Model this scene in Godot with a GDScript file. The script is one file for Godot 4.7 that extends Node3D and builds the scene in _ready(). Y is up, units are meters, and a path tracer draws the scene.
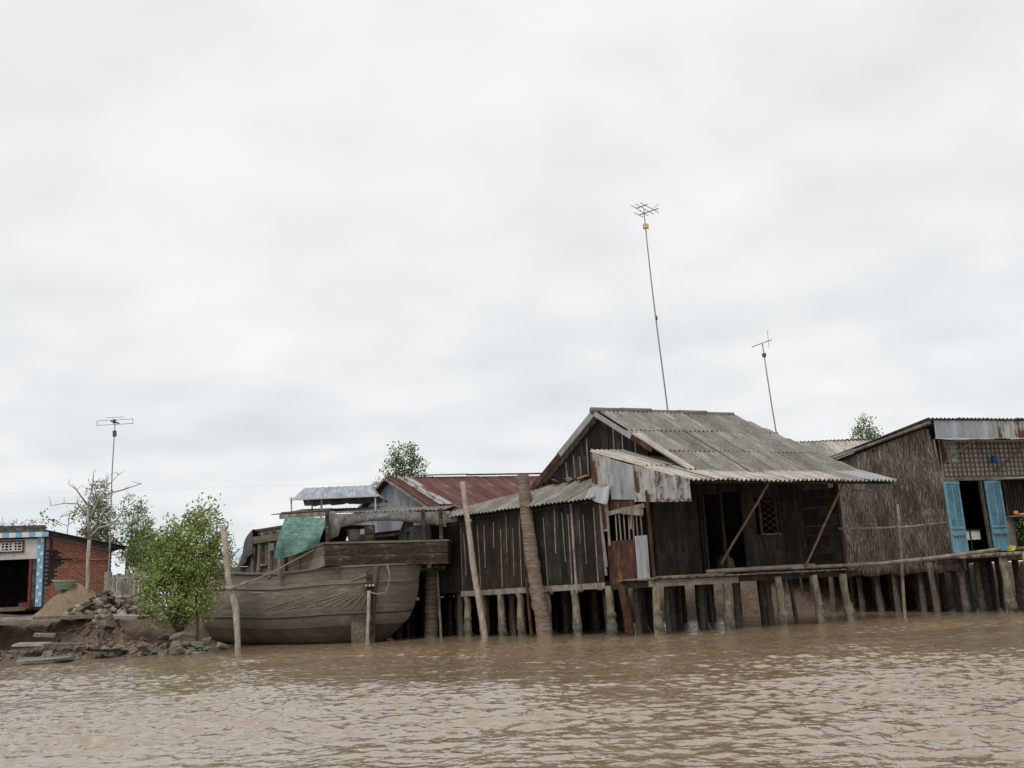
extends Node3D
# River bank with stilt houses and a beached wooden barge under an overcast sky.

var rng := RandomNumberGenerator.new()
var counts := {}
var M := {}
var noise := FastNoiseLite.new()
var noise_b := FastNoiseLite.new()
var none_fn: Callable

# ---------------------------------------------------------------- helpers
func numbered(called: String) -> String:
	if not counts.has(called):
		counts[called] = 0
		return called
	counts[called] += 1
	return "%s_%03d" % [called, counts[called]]

func tag(o: Node, label: String, category: String, group := "") -> void:
	o.set_meta("label", label)
	o.set_meta("category", category)
	if group != "":
		o.set_meta("group", group)

func thing(called: String, label: String, category: String, at: Vector3, group := "") -> Node3D:
	var o := Node3D.new()
	o.name = numbered(called)
	add_child(o)
	o.position = at
	tag(o, label, category, group)
	return o

func put(parent: Node3D, called: String, mesh: Mesh, mat: Material, xf := Transform3D.IDENTITY) -> MeshInstance3D:
	var mi := MeshInstance3D.new()
	mi.name = numbered(called) if parent == self else called
	mi.mesh = mesh
	mi.material_override = mat
	parent.add_child(mi, true)
	mi.global_transform = xf
	return mi

var boxes := {}
func box_mesh(s: Vector3) -> Mesh:
	var k := "%.3f_%.3f_%.3f" % [s.x, s.y, s.z]
	if not boxes.has(k):
		var b := BoxMesh.new()
		b.size = s
		boxes[k] = b
	return boxes[k]

func bar(parent: Node3D, called: String, p: Vector3, q: Vector3, w: float, h: float, mat: Material, xdir := Vector3.ZERO) -> MeshInstance3D:
	# a board from p to q, w wide along xdir, h thick
	var z := (q - p).normalized()
	var x := xdir
	if x == Vector3.ZERO:
		x = Vector3.UP.cross(z) if absf(z.y) < 0.95 else Vector3.RIGHT
	x = (x - z * x.dot(z)).normalized()
	var y := z.cross(x)
	var l := snappedf(p.distance_to(q), 0.01)
	return put(parent, called, box_mesh(Vector3(w, h, l)), mat, Transform3D(Basis(x, y, z), (p + q) / 2.0))

func block(parent: Node3D, called: String, c: Vector3, s: Vector3, xdir: Vector3, mat: Material) -> MeshInstance3D:
	# upright box centred on c; xdir is its horizontal width direction
	var x := Vector3(xdir.x, 0, xdir.z).normalized()
	var z := x.cross(Vector3.UP)
	return put(parent, called, box_mesh(s), mat, Transform3D(Basis(x, Vector3.UP, z), c))

func finish(v: PackedVector3Array, uv: PackedVector2Array, idx: PackedInt32Array, col := PackedColorArray(), flat := false) -> ArrayMesh:
	var arr := []
	arr.resize(Mesh.ARRAY_MAX)
	arr[Mesh.ARRAY_VERTEX] = v
	if uv.size() > 0:
		arr[Mesh.ARRAY_TEX_UV] = uv
	if col.size() > 0:
		arr[Mesh.ARRAY_COLOR] = col
	arr[Mesh.ARRAY_INDEX] = idx
	var st := SurfaceTool.new()
	st.create_from_arrays(arr)
	if flat:
		st.deindex()
		var am := st.commit_to_arrays()
		st = SurfaceTool.new()
		st.begin(Mesh.PRIMITIVE_TRIANGLES)
		st.set_smooth_group(-1)
		var pv: PackedVector3Array = am[Mesh.ARRAY_VERTEX]
		for i in pv.size():
			st.set_smooth_group(-1)
			if uv.size() > 0:
				st.set_uv(am[Mesh.ARRAY_TEX_UV][i])
			if col.size() > 0:
				st.set_color(am[Mesh.ARRAY_COLOR][i])
			st.add_vertex(pv[i])
	st.generate_normals()
	return st.commit()

func grid(f: Callable, ni: int, nj: int, uvf : Callable = none_fn) -> ArrayMesh:
	# f(i, j) gives the point of column i, row j
	var v := PackedVector3Array()
	var uv := PackedVector2Array()
	var idx := PackedInt32Array()
	for j in nj:
		for i in ni:
			v.append(f.call(i, j))
			if uvf.is_valid():
				uv.append(uvf.call(i, j))
	for j in nj - 1:
		for i in ni - 1:
			var a := j * ni + i
			idx.append_array([a, a + 1, a + ni, a + 1, a + ni + 1, a + ni])
	return finish(v, uv, idx)

func tube_mesh(pts: Array, rad: Array, sides := 8, rough := 0.0) -> ArrayMesh:
	var v := PackedVector3Array()
	var uv := PackedVector2Array()
	var idx := PackedInt32Array()
	var n := pts.size()
	for k in n:
		var p: Vector3 = pts[k]
		var d: Vector3 = (pts[mini(k + 1, n - 1)] - pts[maxi(k - 1, 0)]).normalized()
		var x := d.cross(Vector3(0.13, 0.21, 1)).normalized() if absf(d.z) < 0.9 else d.cross(Vector3.UP).normalized()
		var y := d.cross(x)
		for s in sides + 1:
			var a := TAU * (s % sides) / sides
			var r: float = rad[k]
			if rough > 0.0:
				r *= 1.0 + rough * noise.get_noise_3d(p.x * 90 + cos(a) * 60, p.y * 330, p.z * 90 + sin(a) * 60)
			v.append(p + (x * cos(a) + y * sin(a)) * r)
			uv.append(Vector2(float(s) / sides, p.y))
	var w := sides + 1
	for k in n - 1:
		for s in sides:
			var a := k * w + s
			idx.append_array([a, a + w, a + 1, a + 1, a + w, a + w + 1])
	for e in [0, n - 1]:
		var c := v.size()
		v.append(pts[e])
		uv.append(Vector2(0.5, 0.5))
		for s in sides:
			if e == 0:
				idx.append_array([c, e * w + s, e * w + s + 1])
			else:
				idx.append_array([c, e * w + s + 1, e * w + s])
	return finish(v, uv, idx)

func tube(parent: Node3D, called: String, pts: Array, rad: Array, mat: Material, sides := 8, rough := 0.0) -> MeshInstance3D:
	var o: Vector3 = pts[0]
	var rel := []
	for p in pts:
		rel.append(p - o)
	return put(parent, called, tube_mesh(rel, rad, sides, rough), mat, Transform3D(Basis.IDENTITY, o))

func pole(parent: Node3D, called: String, p: Vector3, q: Vector3, r0: float, r1: float, mat: Material, wobble := 0.02, sides := 8, n := 6, rough := 0.15) -> MeshInstance3D:
	var pts := []
	var rad := []
	for k in n + 1:
		var t := float(k) / n
		var w := Vector3(noise.get_noise_2d(p.x * 31 + t * 60, p.z * 17), 0, noise.get_noise_2d(p.z * 29 + t * 60, p.x * 13 + 50)) * wobble * 2.0
		if k == 0 or k == n:
			w *= 0.2
		pts.append(p.lerp(q, t) + w)
		rad.append(lerpf(r0, r1, t))
	return tube(parent, called, pts, rad, mat, sides, rough)

func sheet(parent: Node3D, called: String, o: Vector3, across: Vector3, down: Vector3, w: float, l: float, wave: float, amp: float, mat: Material, cut : Callable = none_fn, sag := 0.0, rows := 4) -> MeshInstance3D:
	# corrugated sheet: o its top left corner, ridges running down
	var ac := across.normalized()
	var dn := down.normalized()
	var nn := dn.cross(ac).normalized()
	var nc := int(ceil(w / wave * 6.0)) + 1
	var ph := rng.randf() * TAU
	var warp := rng.randf() * 50.0
	var f := func(i: int, j: int) -> Vector3:
		var s := w * i / (nc - 1)
		var t0 := 0.0
		var t1 := l
		if cut.is_valid():
			var c: Array = cut.call(s)
			t0 = c[0]
			t1 = c[1]
		var t := lerpf(t0, t1, float(j) / (rows - 1))
		var bend := sag * noise.get_noise_2d(s * 25 + warp, t * 25 + warp)
		return ac * s + dn * t + nn * (amp * sin(s / wave * TAU + ph) + bend)
	var uvf := func(i: int, j: int) -> Vector2:
		return Vector2(w * i / (nc - 1), l * j / (rows - 1)) 
	return put(parent, called, grid(f, nc, rows, uvf), mat, Transform3D(Basis.IDENTITY, o))

func hull_of_points(half: Vector3, jitter: float) -> ArrayMesh:
	# an angular broken block
	var v := PackedVector3Array()
	for k in 8:
		var s := Vector3(1 if k & 1 else -1, 1 if k & 2 else -1, 1 if k & 4 else -1)
		var j := Vector3(rng.randf_range(-jitter, jitter), rng.randf_range(-jitter, jitter), rng.randf_range(-jitter, jitter))
		v.append((s + j) * half)
	var q := [[0, 2, 3, 1], [4, 5, 7, 6], [0, 1, 5, 4], [2, 6, 7, 3], [0, 4, 6, 2], [1, 3, 7, 5]]
	var idx := PackedInt32Array()
	for a in q:
		idx.append_array([a[0], a[2], a[1], a[0], a[3], a[2]])
	return finish(v, PackedVector2Array(), idx, PackedColorArray(), true)

func rock_mesh(half: Vector3, planes := 8) -> ArrayMesh:
	# convex broken stone: a ball cut by random planes
	var ns := []
	for k in planes:
		ns.append([Vector3(rng.randfn(), rng.randfn(), rng.randfn()).normalized(), rng.randf_range(0.34, 0.74)])
	var v := PackedVector3Array()
	var idx := PackedInt32Array()
	var ni := 12
	var nj := 8
	for j in nj:
		for i in ni:
			var a := TAU * i / ni + (0.26 if j % 2 else 0.0)
			var b := PI * (j / float(nj - 1) - 0.5)
			var d := Vector3(cos(a) * cos(b), sin(b), sin(a) * cos(b))
			var r := 1.0
			for n in ns:
				var q: float = n[0].dot(d)
				if q > 0.05:
					r = minf(r, n[1] / q)
			v.append(d * r * half)
	for j in nj - 1:
		for i in ni:
			var a := j * ni + i
			var b := j * ni + (i + 1) % ni
			idx.append_array([a, a + ni, b, b, a + ni, b + ni])
	return finish(v, PackedVector2Array(), idx, PackedColorArray(), true)

# ---------------------------------------------------------------- materials
func lin(r: float, g: float, b: float) -> Color:
	return Color(r, g, b).linear_to_srgb()

func layer_bytes(sd: int, size: int, freq: float, sx: int, sy: int, oct: int) -> PackedByteArray:
	var n := FastNoiseLite.new()
	n.seed = sd
	n.noise_type = FastNoiseLite.TYPE_SIMPLEX_SMOOTH
	n.frequency = freq
	n.fractal_octaves = oct
	var im := n.get_seamless_image(maxi(8, size / sx), maxi(8, size / sy))
	im.convert(Image.FORMAT_L8)
	if im.get_width() != size or im.get_height() != size:
		im.resize(size, size, Image.INTERPOLATE_CUBIC)
	return im.get_data()

func surf(key: String, sd: int, layers: Array, stops: Array, tile: float, rough := 0.85, bump := 2.0, uv := false, size := 256) -> StandardMaterial3D:
	# layers: [frequency, stretch x, stretch y, weight, octaves]; stops: [offset, linear colour]
	var g := Gradient.new()
	g.offsets = PackedFloat32Array(stops.map(func(s): return s[0]))
	g.colors = PackedColorArray(stops.map(func(s): return s[1]))
	var lut := PackedByteArray()
	for k in 256:
		var c := g.sample(k / 255.0).linear_to_srgb()
		lut.append_array([int(clampf(c.r, 0, 1) * 255), int(clampf(c.g, 0, 1) * 255), int(clampf(c.b, 0, 1) * 255)])
	var bl := []
	var ws := []
	var tot := 0.0
	for k in layers.size():
		var a: Array = layers[k]
		bl.append(layer_bytes(sd + k * 7, size, a[0], a[1], a[2], a[4] if a.size() > 4 else 4))
		ws.append(a[3])
		tot += a[3]
	var out := PackedByteArray()
	out.resize(size * size * 3)
	var hgt := PackedByteArray()
	hgt.resize(size * size)
	var gain := 1.0 + 0.35 * (layers.size() - 1)
	for i in size * size:
		var v := 0.0
		for k in bl.size():
			v += bl[k][i] * ws[k]
		v = clampf((v / tot - 127.5) * gain + 127.5, 0, 255)
		var iv := int(v)
		hgt[i] = iv
		out[i * 3] = lut[iv * 3]
		out[i * 3 + 1] = lut[iv * 3 + 1]
		out[i * 3 + 2] = lut[iv * 3 + 2]
	var im := Image.create_from_data(size, size, false, Image.FORMAT_RGB8, out)
	var m := StandardMaterial3D.new()
	m.albedo_texture = ImageTexture.create_from_image(im)
	m.roughness = rough
	m.metallic_specular = 0.3
	if bump > 0.0:
		var hi := Image.create_from_data(size, size, false, Image.FORMAT_L8, hgt)
		hi.convert(Image.FORMAT_RGBA8)
		hi.bump_map_to_normal_map(bump)
		m.normal_enabled = true
		m.normal_texture = ImageTexture.create_from_image(hi)
		m.normal_scale = 0.6
	if not uv:
		m.uv1_triplanar = true
		m.uv1_world_triplanar = true
	m.uv1_scale = Vector3.ONE / tile
	m.cull_mode = BaseMaterial3D.CULL_DISABLED
	M[key] = m
	return m

func tint(key: String, from: String, c: Color, off := Vector3.ZERO) -> void:
	var m: StandardMaterial3D = M[from].duplicate()
	m.albedo_color = c
	m.uv1_offset = off
	M[key] = m

func plain(key: String, c: Color, rough := 0.8) -> StandardMaterial3D:
	var m := StandardMaterial3D.new()
	m.albedo_color = c.linear_to_srgb()
	m.roughness = rough
	m.metallic_specular = 0.3
	m.cull_mode = BaseMaterial3D.CULL_DISABLED
	M[key] = m
	return m

func C(r: float, g: float, b: float) -> Color:
	return Color(r, g, b)

func make_materials() -> void:
	# fibre-cement roofing, grey with dark lichen streaks (mapped along the sheet)
	surf("roof_a", 11, [[0.012, 1, 3, 1.0], [0.05, 1, 4, 0.6], [0.09, 1, 1, 0.9]], [[0.0, C(.13, .124, .113)], [0.38, C(.205, .198, .183)], [0.62, C(.25, .242, .224)], [1.0, C(.36, .35, .328)]], 1.7, 0.9, 2.0, true)
	tint("roof_b", "roof_a", Color(0.93, 0.925, 0.915), Vector3(0.37, 0.21, 0))
	tint("roof_c", "roof_a", Color(0.86, 0.855, 0.84), Vector3(0.71, 0.55, 0))
	surf("roof_pale", 23, [[0.012, 1, 4, 1.0], [0.05, 1, 6, 0.8], [0.09, 1, 1, 0.5]], [[0.0, C(.19, .178, .155)], [0.45, C(.35, .332, .29)], [1.0, C(.50, .475, .42)]], 1.7, 0.9, 1.5, true)
	# galvanised iron with rust
	surf("iron", 31, [[0.010, 1, 3, 1.0], [0.03, 1, 6, 1.0], [0.08, 1, 1, 0.4]], [[0.0, C(.075, .036, .024)], [0.27, C(.13, .06, .04)], [0.36, C(.24, .24, .24)], [0.7, C(.33, .345, .36)], [1.0, C(.44, .46, .48)]], 1.6, 0.55, 1.0, true)
	surf("iron_clean", 37, [[0.012, 1, 3, 1.0], [0.05, 1, 6, 0.8]], [[0.0, C(.16, .13, .11)], [0.2, C(.21, .22, .23)], [1.0, C(.36, .385, .41)]], 1.9, 0.5, 0.8, true)
	surf("iron_rusty", 41, [[0.010, 1, 3, 1.0], [0.035, 1, 5, 1.0], [0.09, 1, 1, 0.4]], [[0.0, C(.055, .027, .02)], [0.42, C(.125, .058, .038)], [0.52, C(.26, .25, .24)], [1.0, C(.42, .42, .40)]], 1.4, 0.6, 1.0, true)
	surf("rust", 43, [[0.012, 1, 2, 1.0], [0.05, 1, 5, 1.0], [0.1, 1, 1, 0.6]], [[0.0, C(.022, .013, .011)], [0.45, C(.058, .029, .021)], [0.75, C(.105, .048, .03)], [1.0, C(.21, .105, .055)]], 1.2, 0.75, 1.2, true)
	surf("red_roof", 47, [[0.012, 1, 6, 1.0], [0.05, 1, 8, 0.9], [0.08, 1, 1, 0.5]], [[0.0, C(.05, .026, .023)], [0.5, C(.112, .052, .044)], [0.8, C(.165, .092, .078)], [1.0, C(.25, .195, .175)]], 1.8, 0.7, 1.0, true)
	# weathered boards; the grain runs up and down
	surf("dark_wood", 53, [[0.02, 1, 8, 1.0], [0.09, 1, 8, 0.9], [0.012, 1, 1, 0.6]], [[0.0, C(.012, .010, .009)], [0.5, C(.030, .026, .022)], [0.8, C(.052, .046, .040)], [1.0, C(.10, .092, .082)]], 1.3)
	tint("dark_wood_b", "dark_wood", Color(0.8, 0.77, 0.74), Vector3(0.3, 0.4, 0.1))
	tint("dark_wood_c", "dark_wood", Color(0.98, 0.93, 0.88), Vector3(0.6, 0.1, 0.7))
	surf("brown_wood", 57, [[0.02, 1, 8, 1.0], [0.09, 1, 8, 0.9], [0.012, 1, 1, 0.6]], [[0.0, C(.014, .011, .009)], [0.5, C(.036, .028, .023)], [1.0, C(.08, .064, .053)]], 1.3)
	surf("grey_wood", 59, [[0.02, 1, 8, 1.0], [0.1, 1, 8, 0.9], [0.012, 1, 1, 0.7]], [[0.0, C(.07, .06, .05)], [0.45, C(.18, .16, .135)], [1.0, C(.37, .345, .30)]], 1.1)
	surf("deck_wood", 61, [[0.03, 4, 4, 1.0], [0.1, 1, 1, 0.8]], [[0.0, C(.08, .065, .05)], [0.5, C(.21, .18, .145)], [1.0, C(.36, .32, .265)]], 0.8)
	surf("stilt", 67, [[0.02, 1, 3, 1.0], [0.06, 1, 3, 0.9], [0.12, 1, 1, 0.7]], [[0.0, C(.05, .041, .03)], [0.4, C(.15, .127, .095)], [0.7, C(.25, .217, .165)], [1.0, C(.38, .34, .27)]], 0.9, 0.9, 3.0)
	tint("stilt_red", "stilt", Color(0.60, 0.49, 0.42), Vector3(0.5, 0.2, 0.1))
	surf("crust", 71, [[0.09, 1, 1, 1.0], [0.2, 1, 1, 1.0]], [[0.0, C(.018, .016, .012)], [0.52, C(.06, .054, .042)], [0.62, C(.16, .15, .125)], [1.0, C(.62, .60, .54)]], 0.6, 0.95, 6.0)
	surf("palm", 73, [[0.03, 6, 1, 1.0], [0.08, 8, 1, 1.0], [0.1, 1, 1, 0.6]], [[0.0, C(.05, .037, .028)], [0.5, C(.16, .125, .095)], [1.0, C(.31, .26, .205)]], 0.8, 0.95, 4.0)
	surf("bark_pale", 79, [[0.03, 1, 4, 1.0], [0.09, 1, 3, 1.0]], [[0.0, C(.10, .08, .065)], [0.5, C(.32, .275, .23)], [1.0, C(.55, .50, .43)]], 0.7, 0.95, 3.0)
	surf("bamboo", 83, [[0.03, 3, 3, 1.0], [0.1, 1, 1, 0.6]], [[0.0, C(.10, .075, .045)], [0.5, C(.25, .20, .135)], [1.0, C(.40, .345, .25)]], 0.7, 0.7, 1.0)
	surf("rod", 84, [[0.03, 3, 3, 1.0], [0.1, 1, 1, 0.6]], [[0.0, C(.07, .035, .02)], [0.5, C(.165, .105, .072)], [1.0, C(.27, .185, .135)]], 0.7, 0.7, 1.0)
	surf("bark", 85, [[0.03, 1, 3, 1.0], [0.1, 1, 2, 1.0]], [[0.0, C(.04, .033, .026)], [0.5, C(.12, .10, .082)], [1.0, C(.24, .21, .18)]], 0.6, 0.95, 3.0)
	# boat timber
	surf("hull", 89, [[0.010, 3, 1, 1.0], [0.05, 4, 1, 0.8], [0.1, 1, 1, 0.6]], [[0.0, C(.075, .066, .053)], [0.42, C(.155, .139, .114)], [0.7, C(.205, .187, .156)], [1.0, C(.31, .285, .245)]], 2.0, 0.85, 1.0)
	tint("hull_b", "hull", Color(0.97, 0.965, 0.96), Vector3(0.4, 0.3, 0.2))
	surf("hull_low", 97, [[0.012, 2, 1, 1.0], [0.06, 1, 1, 0.9]], [[0.0, C(.04, .031, .022)], [0.5, C(.105, .084, .061)], [1.0, C(.18, .148, .112)]], 1.5, 0.7, 2.5)
	surf("gallery", 101, [[0.02, 4, 1, 1.0], [0.07, 3, 1, 1.0], [0.13, 1, 1, 0.6]], [[0.0, C(.016, .012, .009)], [0.55, C(.05, .039, .027)], [0.78, C(.10, .082, .055)], [1.0, C(.27, .23, .15)]], 1.2, 0.9, 2.5)
	# ground
	surf("mud", 103, [[0.012, 1, 1, 1.0], [0.05, 1, 1, 1.0], [0.13, 1, 1, 0.8]], [[0.0, C(.032, .021, .015)], [0.45, C(.098, .068, .05)], [0.75, C(.165, .122, .094)], [1.0, C(.27, .225, .185)]], 2.3, 0.85, 8.0, false, 512)
	surf("sand", 107, [[0.02, 1, 1, 1.0], [0.1, 1, 1, 1.0], [0.25, 1, 1, 0.8]], [[0.0, C(.11, .08, .055)], [0.5, C(.20, .15, .105)], [1.0, C(.31, .245, .175)]], 1.1, 0.95, 5.0)
	surf("concrete", 109, [[0.015, 1, 1, 1.0], [0.07, 1, 1, 0.9], [0.2, 1, 1, 0.5]], [[0.0, C(.10, .09, .078)], [0.5, C(.25, .235, .21)], [1.0, C(.42, .40, .37)]], 1.1, 0.95, 3.0)
	tint("concrete_b", "concrete", Color(0.8, 0.76, 0.72), Vector3(0.3, 0.6, 0.2))
	tint("concrete_green", "concrete", Color(0.84, 0.83, 0.77), Vector3(0.1, 0.3, 0.6))
	tint("wet_slab", "concrete", Color(0.78, 0.8, 0.8), Vector3(0.5, 0.5, 0.5))
	M["wet_slab"].roughness = 0.3
	surf("parapet", 113, [[0.015, 1, 1, 1.0], [0.07, 1, 1, 1.0]], [[0.0, C(.025, .025, .023)], [0.5, C(.075, .074, .068)], [0.75, C(.16, .155, .145)], [1.0, C(.34, .33, .31)]], 1.0, 0.95, 2.0)
	surf("plaster", 127, [[0.012, 1, 2, 1.0], [0.07, 1, 2, 0.7]], [[0.0, C(.30, .29, .27)], [0.4, C(.50, .49, .465)], [1.0, C(.62, .61, .58)]], 2.0, 0.9, 0.5)
	surf("blue_trim", 128, [[0.03, 1, 1, 1.0]], [[0.0, C(.16, .34, .50)], [1.0, C(.27, .50, .68)]], 1.0, 0.8, 0.0)
	surf("red_paint", 129, [[0.03, 1, 2, 1.0]], [[0.0, C(.09, .02, .02)], [1.0, C(.20, .055, .05)]], 1.0, 0.7, 0.5)
	surf("brick", 131, [[0.02, 1, 1, 1.0], [0.1, 2, 1, 1.0]], [[0.0, C(.11, .055, .042)], [0.3, C(.26, .112, .078)], [0.6, C(.37, .155, .105)], [1.0, C(.50, .27, .20)]], 1.4, 0.95, 1.5)
	plain("mortar", C(.36, .28, .23), 0.95)
	surf("soot", 133, [[0.05, 1, 1, 1.0]], [[0.0, C(.02, .015, .013)], [1.0, C(.07, .05, .04)]], 0.5, 0.95, 1.0)
	surf("thatch_back", 137, [[0.02, 1, 6, 1.0], [0.1, 1, 6, 1.0]], [[0.0, C(.05, .04, .032)], [0.5, C(.15, .118, .096)], [1.0, C(.27, .22, .18)]], 1.2, 0.95, 3.0)
	surf("blue_shutter", 139, [[0.02, 1, 5, 1.0], [0.08, 1, 4, 1.0], [0.15, 1, 1, 0.4]], [[0.0, C(.07, .12, .15)], [0.35, C(.115, .24, .315)], [0.8, C(.16, .32, .41)], [1.0, C(.34, .45, .49)]], 1.0, 0.7, 1.0)
	surf("green_tarp", 149, [[0.02, 1, 1, 1.0], [0.08, 8, 1, 1.0], [0.3, 1, 1, 0.5]], [[0.0, C(.06, .125, .112)], [0.5, C(.115, .21, .19)], [1.0, C(.22, .33, .30)]], 1.0, 0.8, 0.8, true)
	surf("canopy", 151, [[0.02, 1, 2, 1.0], [0.06, 1, 5, 0.8]], [[0.0, C(.14, .155, .19)], [0.5, C(.25, .272, .32)], [1.0, C(.41, .43, .47)]], 1.5, 0.7, 0.6, true)
	surf("grey_tarp", 157, [[0.02, 1, 2, 1.0], [0.08, 1, 3, 0.8]], [[0.0, C(.06, .055, .052)], [0.5, C(.14, .135, .128)], [1.0, C(.25, .24, .23)]], 1.2, 0.8, 1.0, true)
	surf("black_tarp", 163, [[0.02, 1, 1, 1.0], [0.07, 1, 1, 0.8]], [[0.0, C(.032, .033, .036)], [0.6, C(.075, .077, .081)], [1.0, C(.16, .163, .17)]], 1.2, 0.6, 2.0)
	surf("rope", 167, [[0.1, 1, 1, 1.0]], [[0.0, C(.16, .13, .09)], [1.0, C(.38, .33, .25)]], 0.3, 0.95, 2.0)
	surf("bag_white", 169, [[0.03, 1, 1, 1.0]], [[0.0, C(.42, .43, .44)], [1.0, C(.68, .68, .67)]], 0.8, 0.7, 1.0)
	plain("bag_blue", C(.10, .22, .52), 0.7)
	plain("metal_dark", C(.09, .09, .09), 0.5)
	plain("metal_grey", C(.26, .26, .25), 0.45)
	plain("metal_pale", C(.42, .42, .41), 0.45)
	plain("wire", C(.50, .50, .50), 0.6)
	plain("cream", C(.55, .45, .25), 0.6)
	plain("basin_green", C(.32, .44, .38), 0.45)
	plain("white_paint", C(.66, .66, .63), 0.6)
	plain("net_green", C(.02, .16, .11), 0.8)
	plain("yellow", C(.58, .46, .10), 0.6)
	plain("orange", C(.62, .20, .05), 0.6)
	plain("petal", C(.62, .03, .03), 0.6)
	plain("blue_plastic", C(.03, .07, .26), 0.5)
	var lf := StandardMaterial3D.new()
	lf.vertex_color_use_as_albedo = true
	lf.roughness = 0.6
	lf.metallic_specular = 0.3
	lf.cull_mode = BaseMaterial3D.CULL_DISABLED
	lf.backlight_enabled = true
	lf.backlight = Color(0.16, 0.24, 0.05)
	M["leaf"] = lf
	var th := StandardMaterial3D.new()
	th.vertex_color_use_as_albedo = true
	th.roughness = 0.95
	th.metallic_specular = 0.2
	th.cull_mode = BaseMaterial3D.CULL_DISABLED
	M["blade"] = th

# ---------------------------------------------------------------- setting
func smooth(a: float, b: float, x: float) -> float:
	var t := clampf((x - a) / (b - a), 0, 1)
	return t * t * (3 - 2 * t)

func steps(parts: Array) -> PackedFloat32Array:
	# coordinates from [start, end, step] runs
	var out := PackedFloat32Array()
	for p in parts:
		var n := int(round((p[1] - p[0]) / p[2]))
		for k in absi(n):
			out.append(p[0] + (p[1] - p[0]) * k / absi(n))
	out.append(parts[-1][1])
	return out

func wave_height(x: float, z: float) -> float:
	# long low swell, short chop in drifting patches, fine ripples
	var gust := clampf(0.95 + 1.5 * noise_b.get_noise_2d(x * 9 + z * 7, z * 16 - x * 3), 0.5, 1.6)
	var h := 0.040 * noise.get_noise_2d(x * 14 + z * 6, z * 26)
	h += 0.023 * gust * noise_b.get_noise_2d(x * 120 - z * 40, z * 200 + x * 22)
	h += 0.019 * gust * noise.get_noise_2d(x * 430 + 300, z * 520 + 90)
	var calm := smooth(-21.0, -25.0, z)
	return h * lerpf(1.0, 0.45, calm)

func ground_height(x: float, z: float) -> float:
	var wob := 0.35 * noise.get_noise_1d(x * 30) + 0.18 * noise_b.get_noise_1d(x * 130)
	var zs := -25.0 - 1.4 * smooth(-10.5, -14.0, x) + wob
	var xb := maxf(-11.4, -7.9 + (z + 25.8) * 0.8) + 0.3 * noise.get_noise_1d(z * 90 + 40)
	var d := minf(zs - z, (xb - x) * 1.3)
	var bump := 0.13 * noise.get_noise_2d(x * 45, z * 45) + 0.11 * noise_b.get_noise_2d(x * 150, z * 150) + 0.05 * noise.get_noise_2d(x * 420, z * 420)
	var edge := 2.1 + 0.5 * noise_b.get_noise_1d(x * 60 + 7)
	var hl := 0.0
	if d < 0.0:
		hl = maxf(d * 0.25, -1.2)
	elif d < edge:
		hl = 0.28 * d / edge + bump * smooth(0.0, 0.8, d)
	else:
		hl = 0.28 + 0.66 * smooth(edge, edge + 0.55, d) + bump * lerpf(1.8, 0.25, smooth(edge, edge + 1.2, d)) + 0.35 * smooth(edge + 1.5, edge + 8.0, d)
	var back := -31.6 - 2.2 * smooth(2.5, 4.5, x) * (1.0 - smooth(9.0, 11.0, x)) + 1.2 * noise.get_noise_1d(x * 45 + 400)
	var e := back - z
	var hr := maxf(e * 0.25, -1.2) if e < 0.0 else (1.02 + 0.24 * smooth(7.0, 10.0, x)) * smooth(0.0, 2.6, e) + bump * 0.5
	return maxf(hl, hr)

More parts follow.
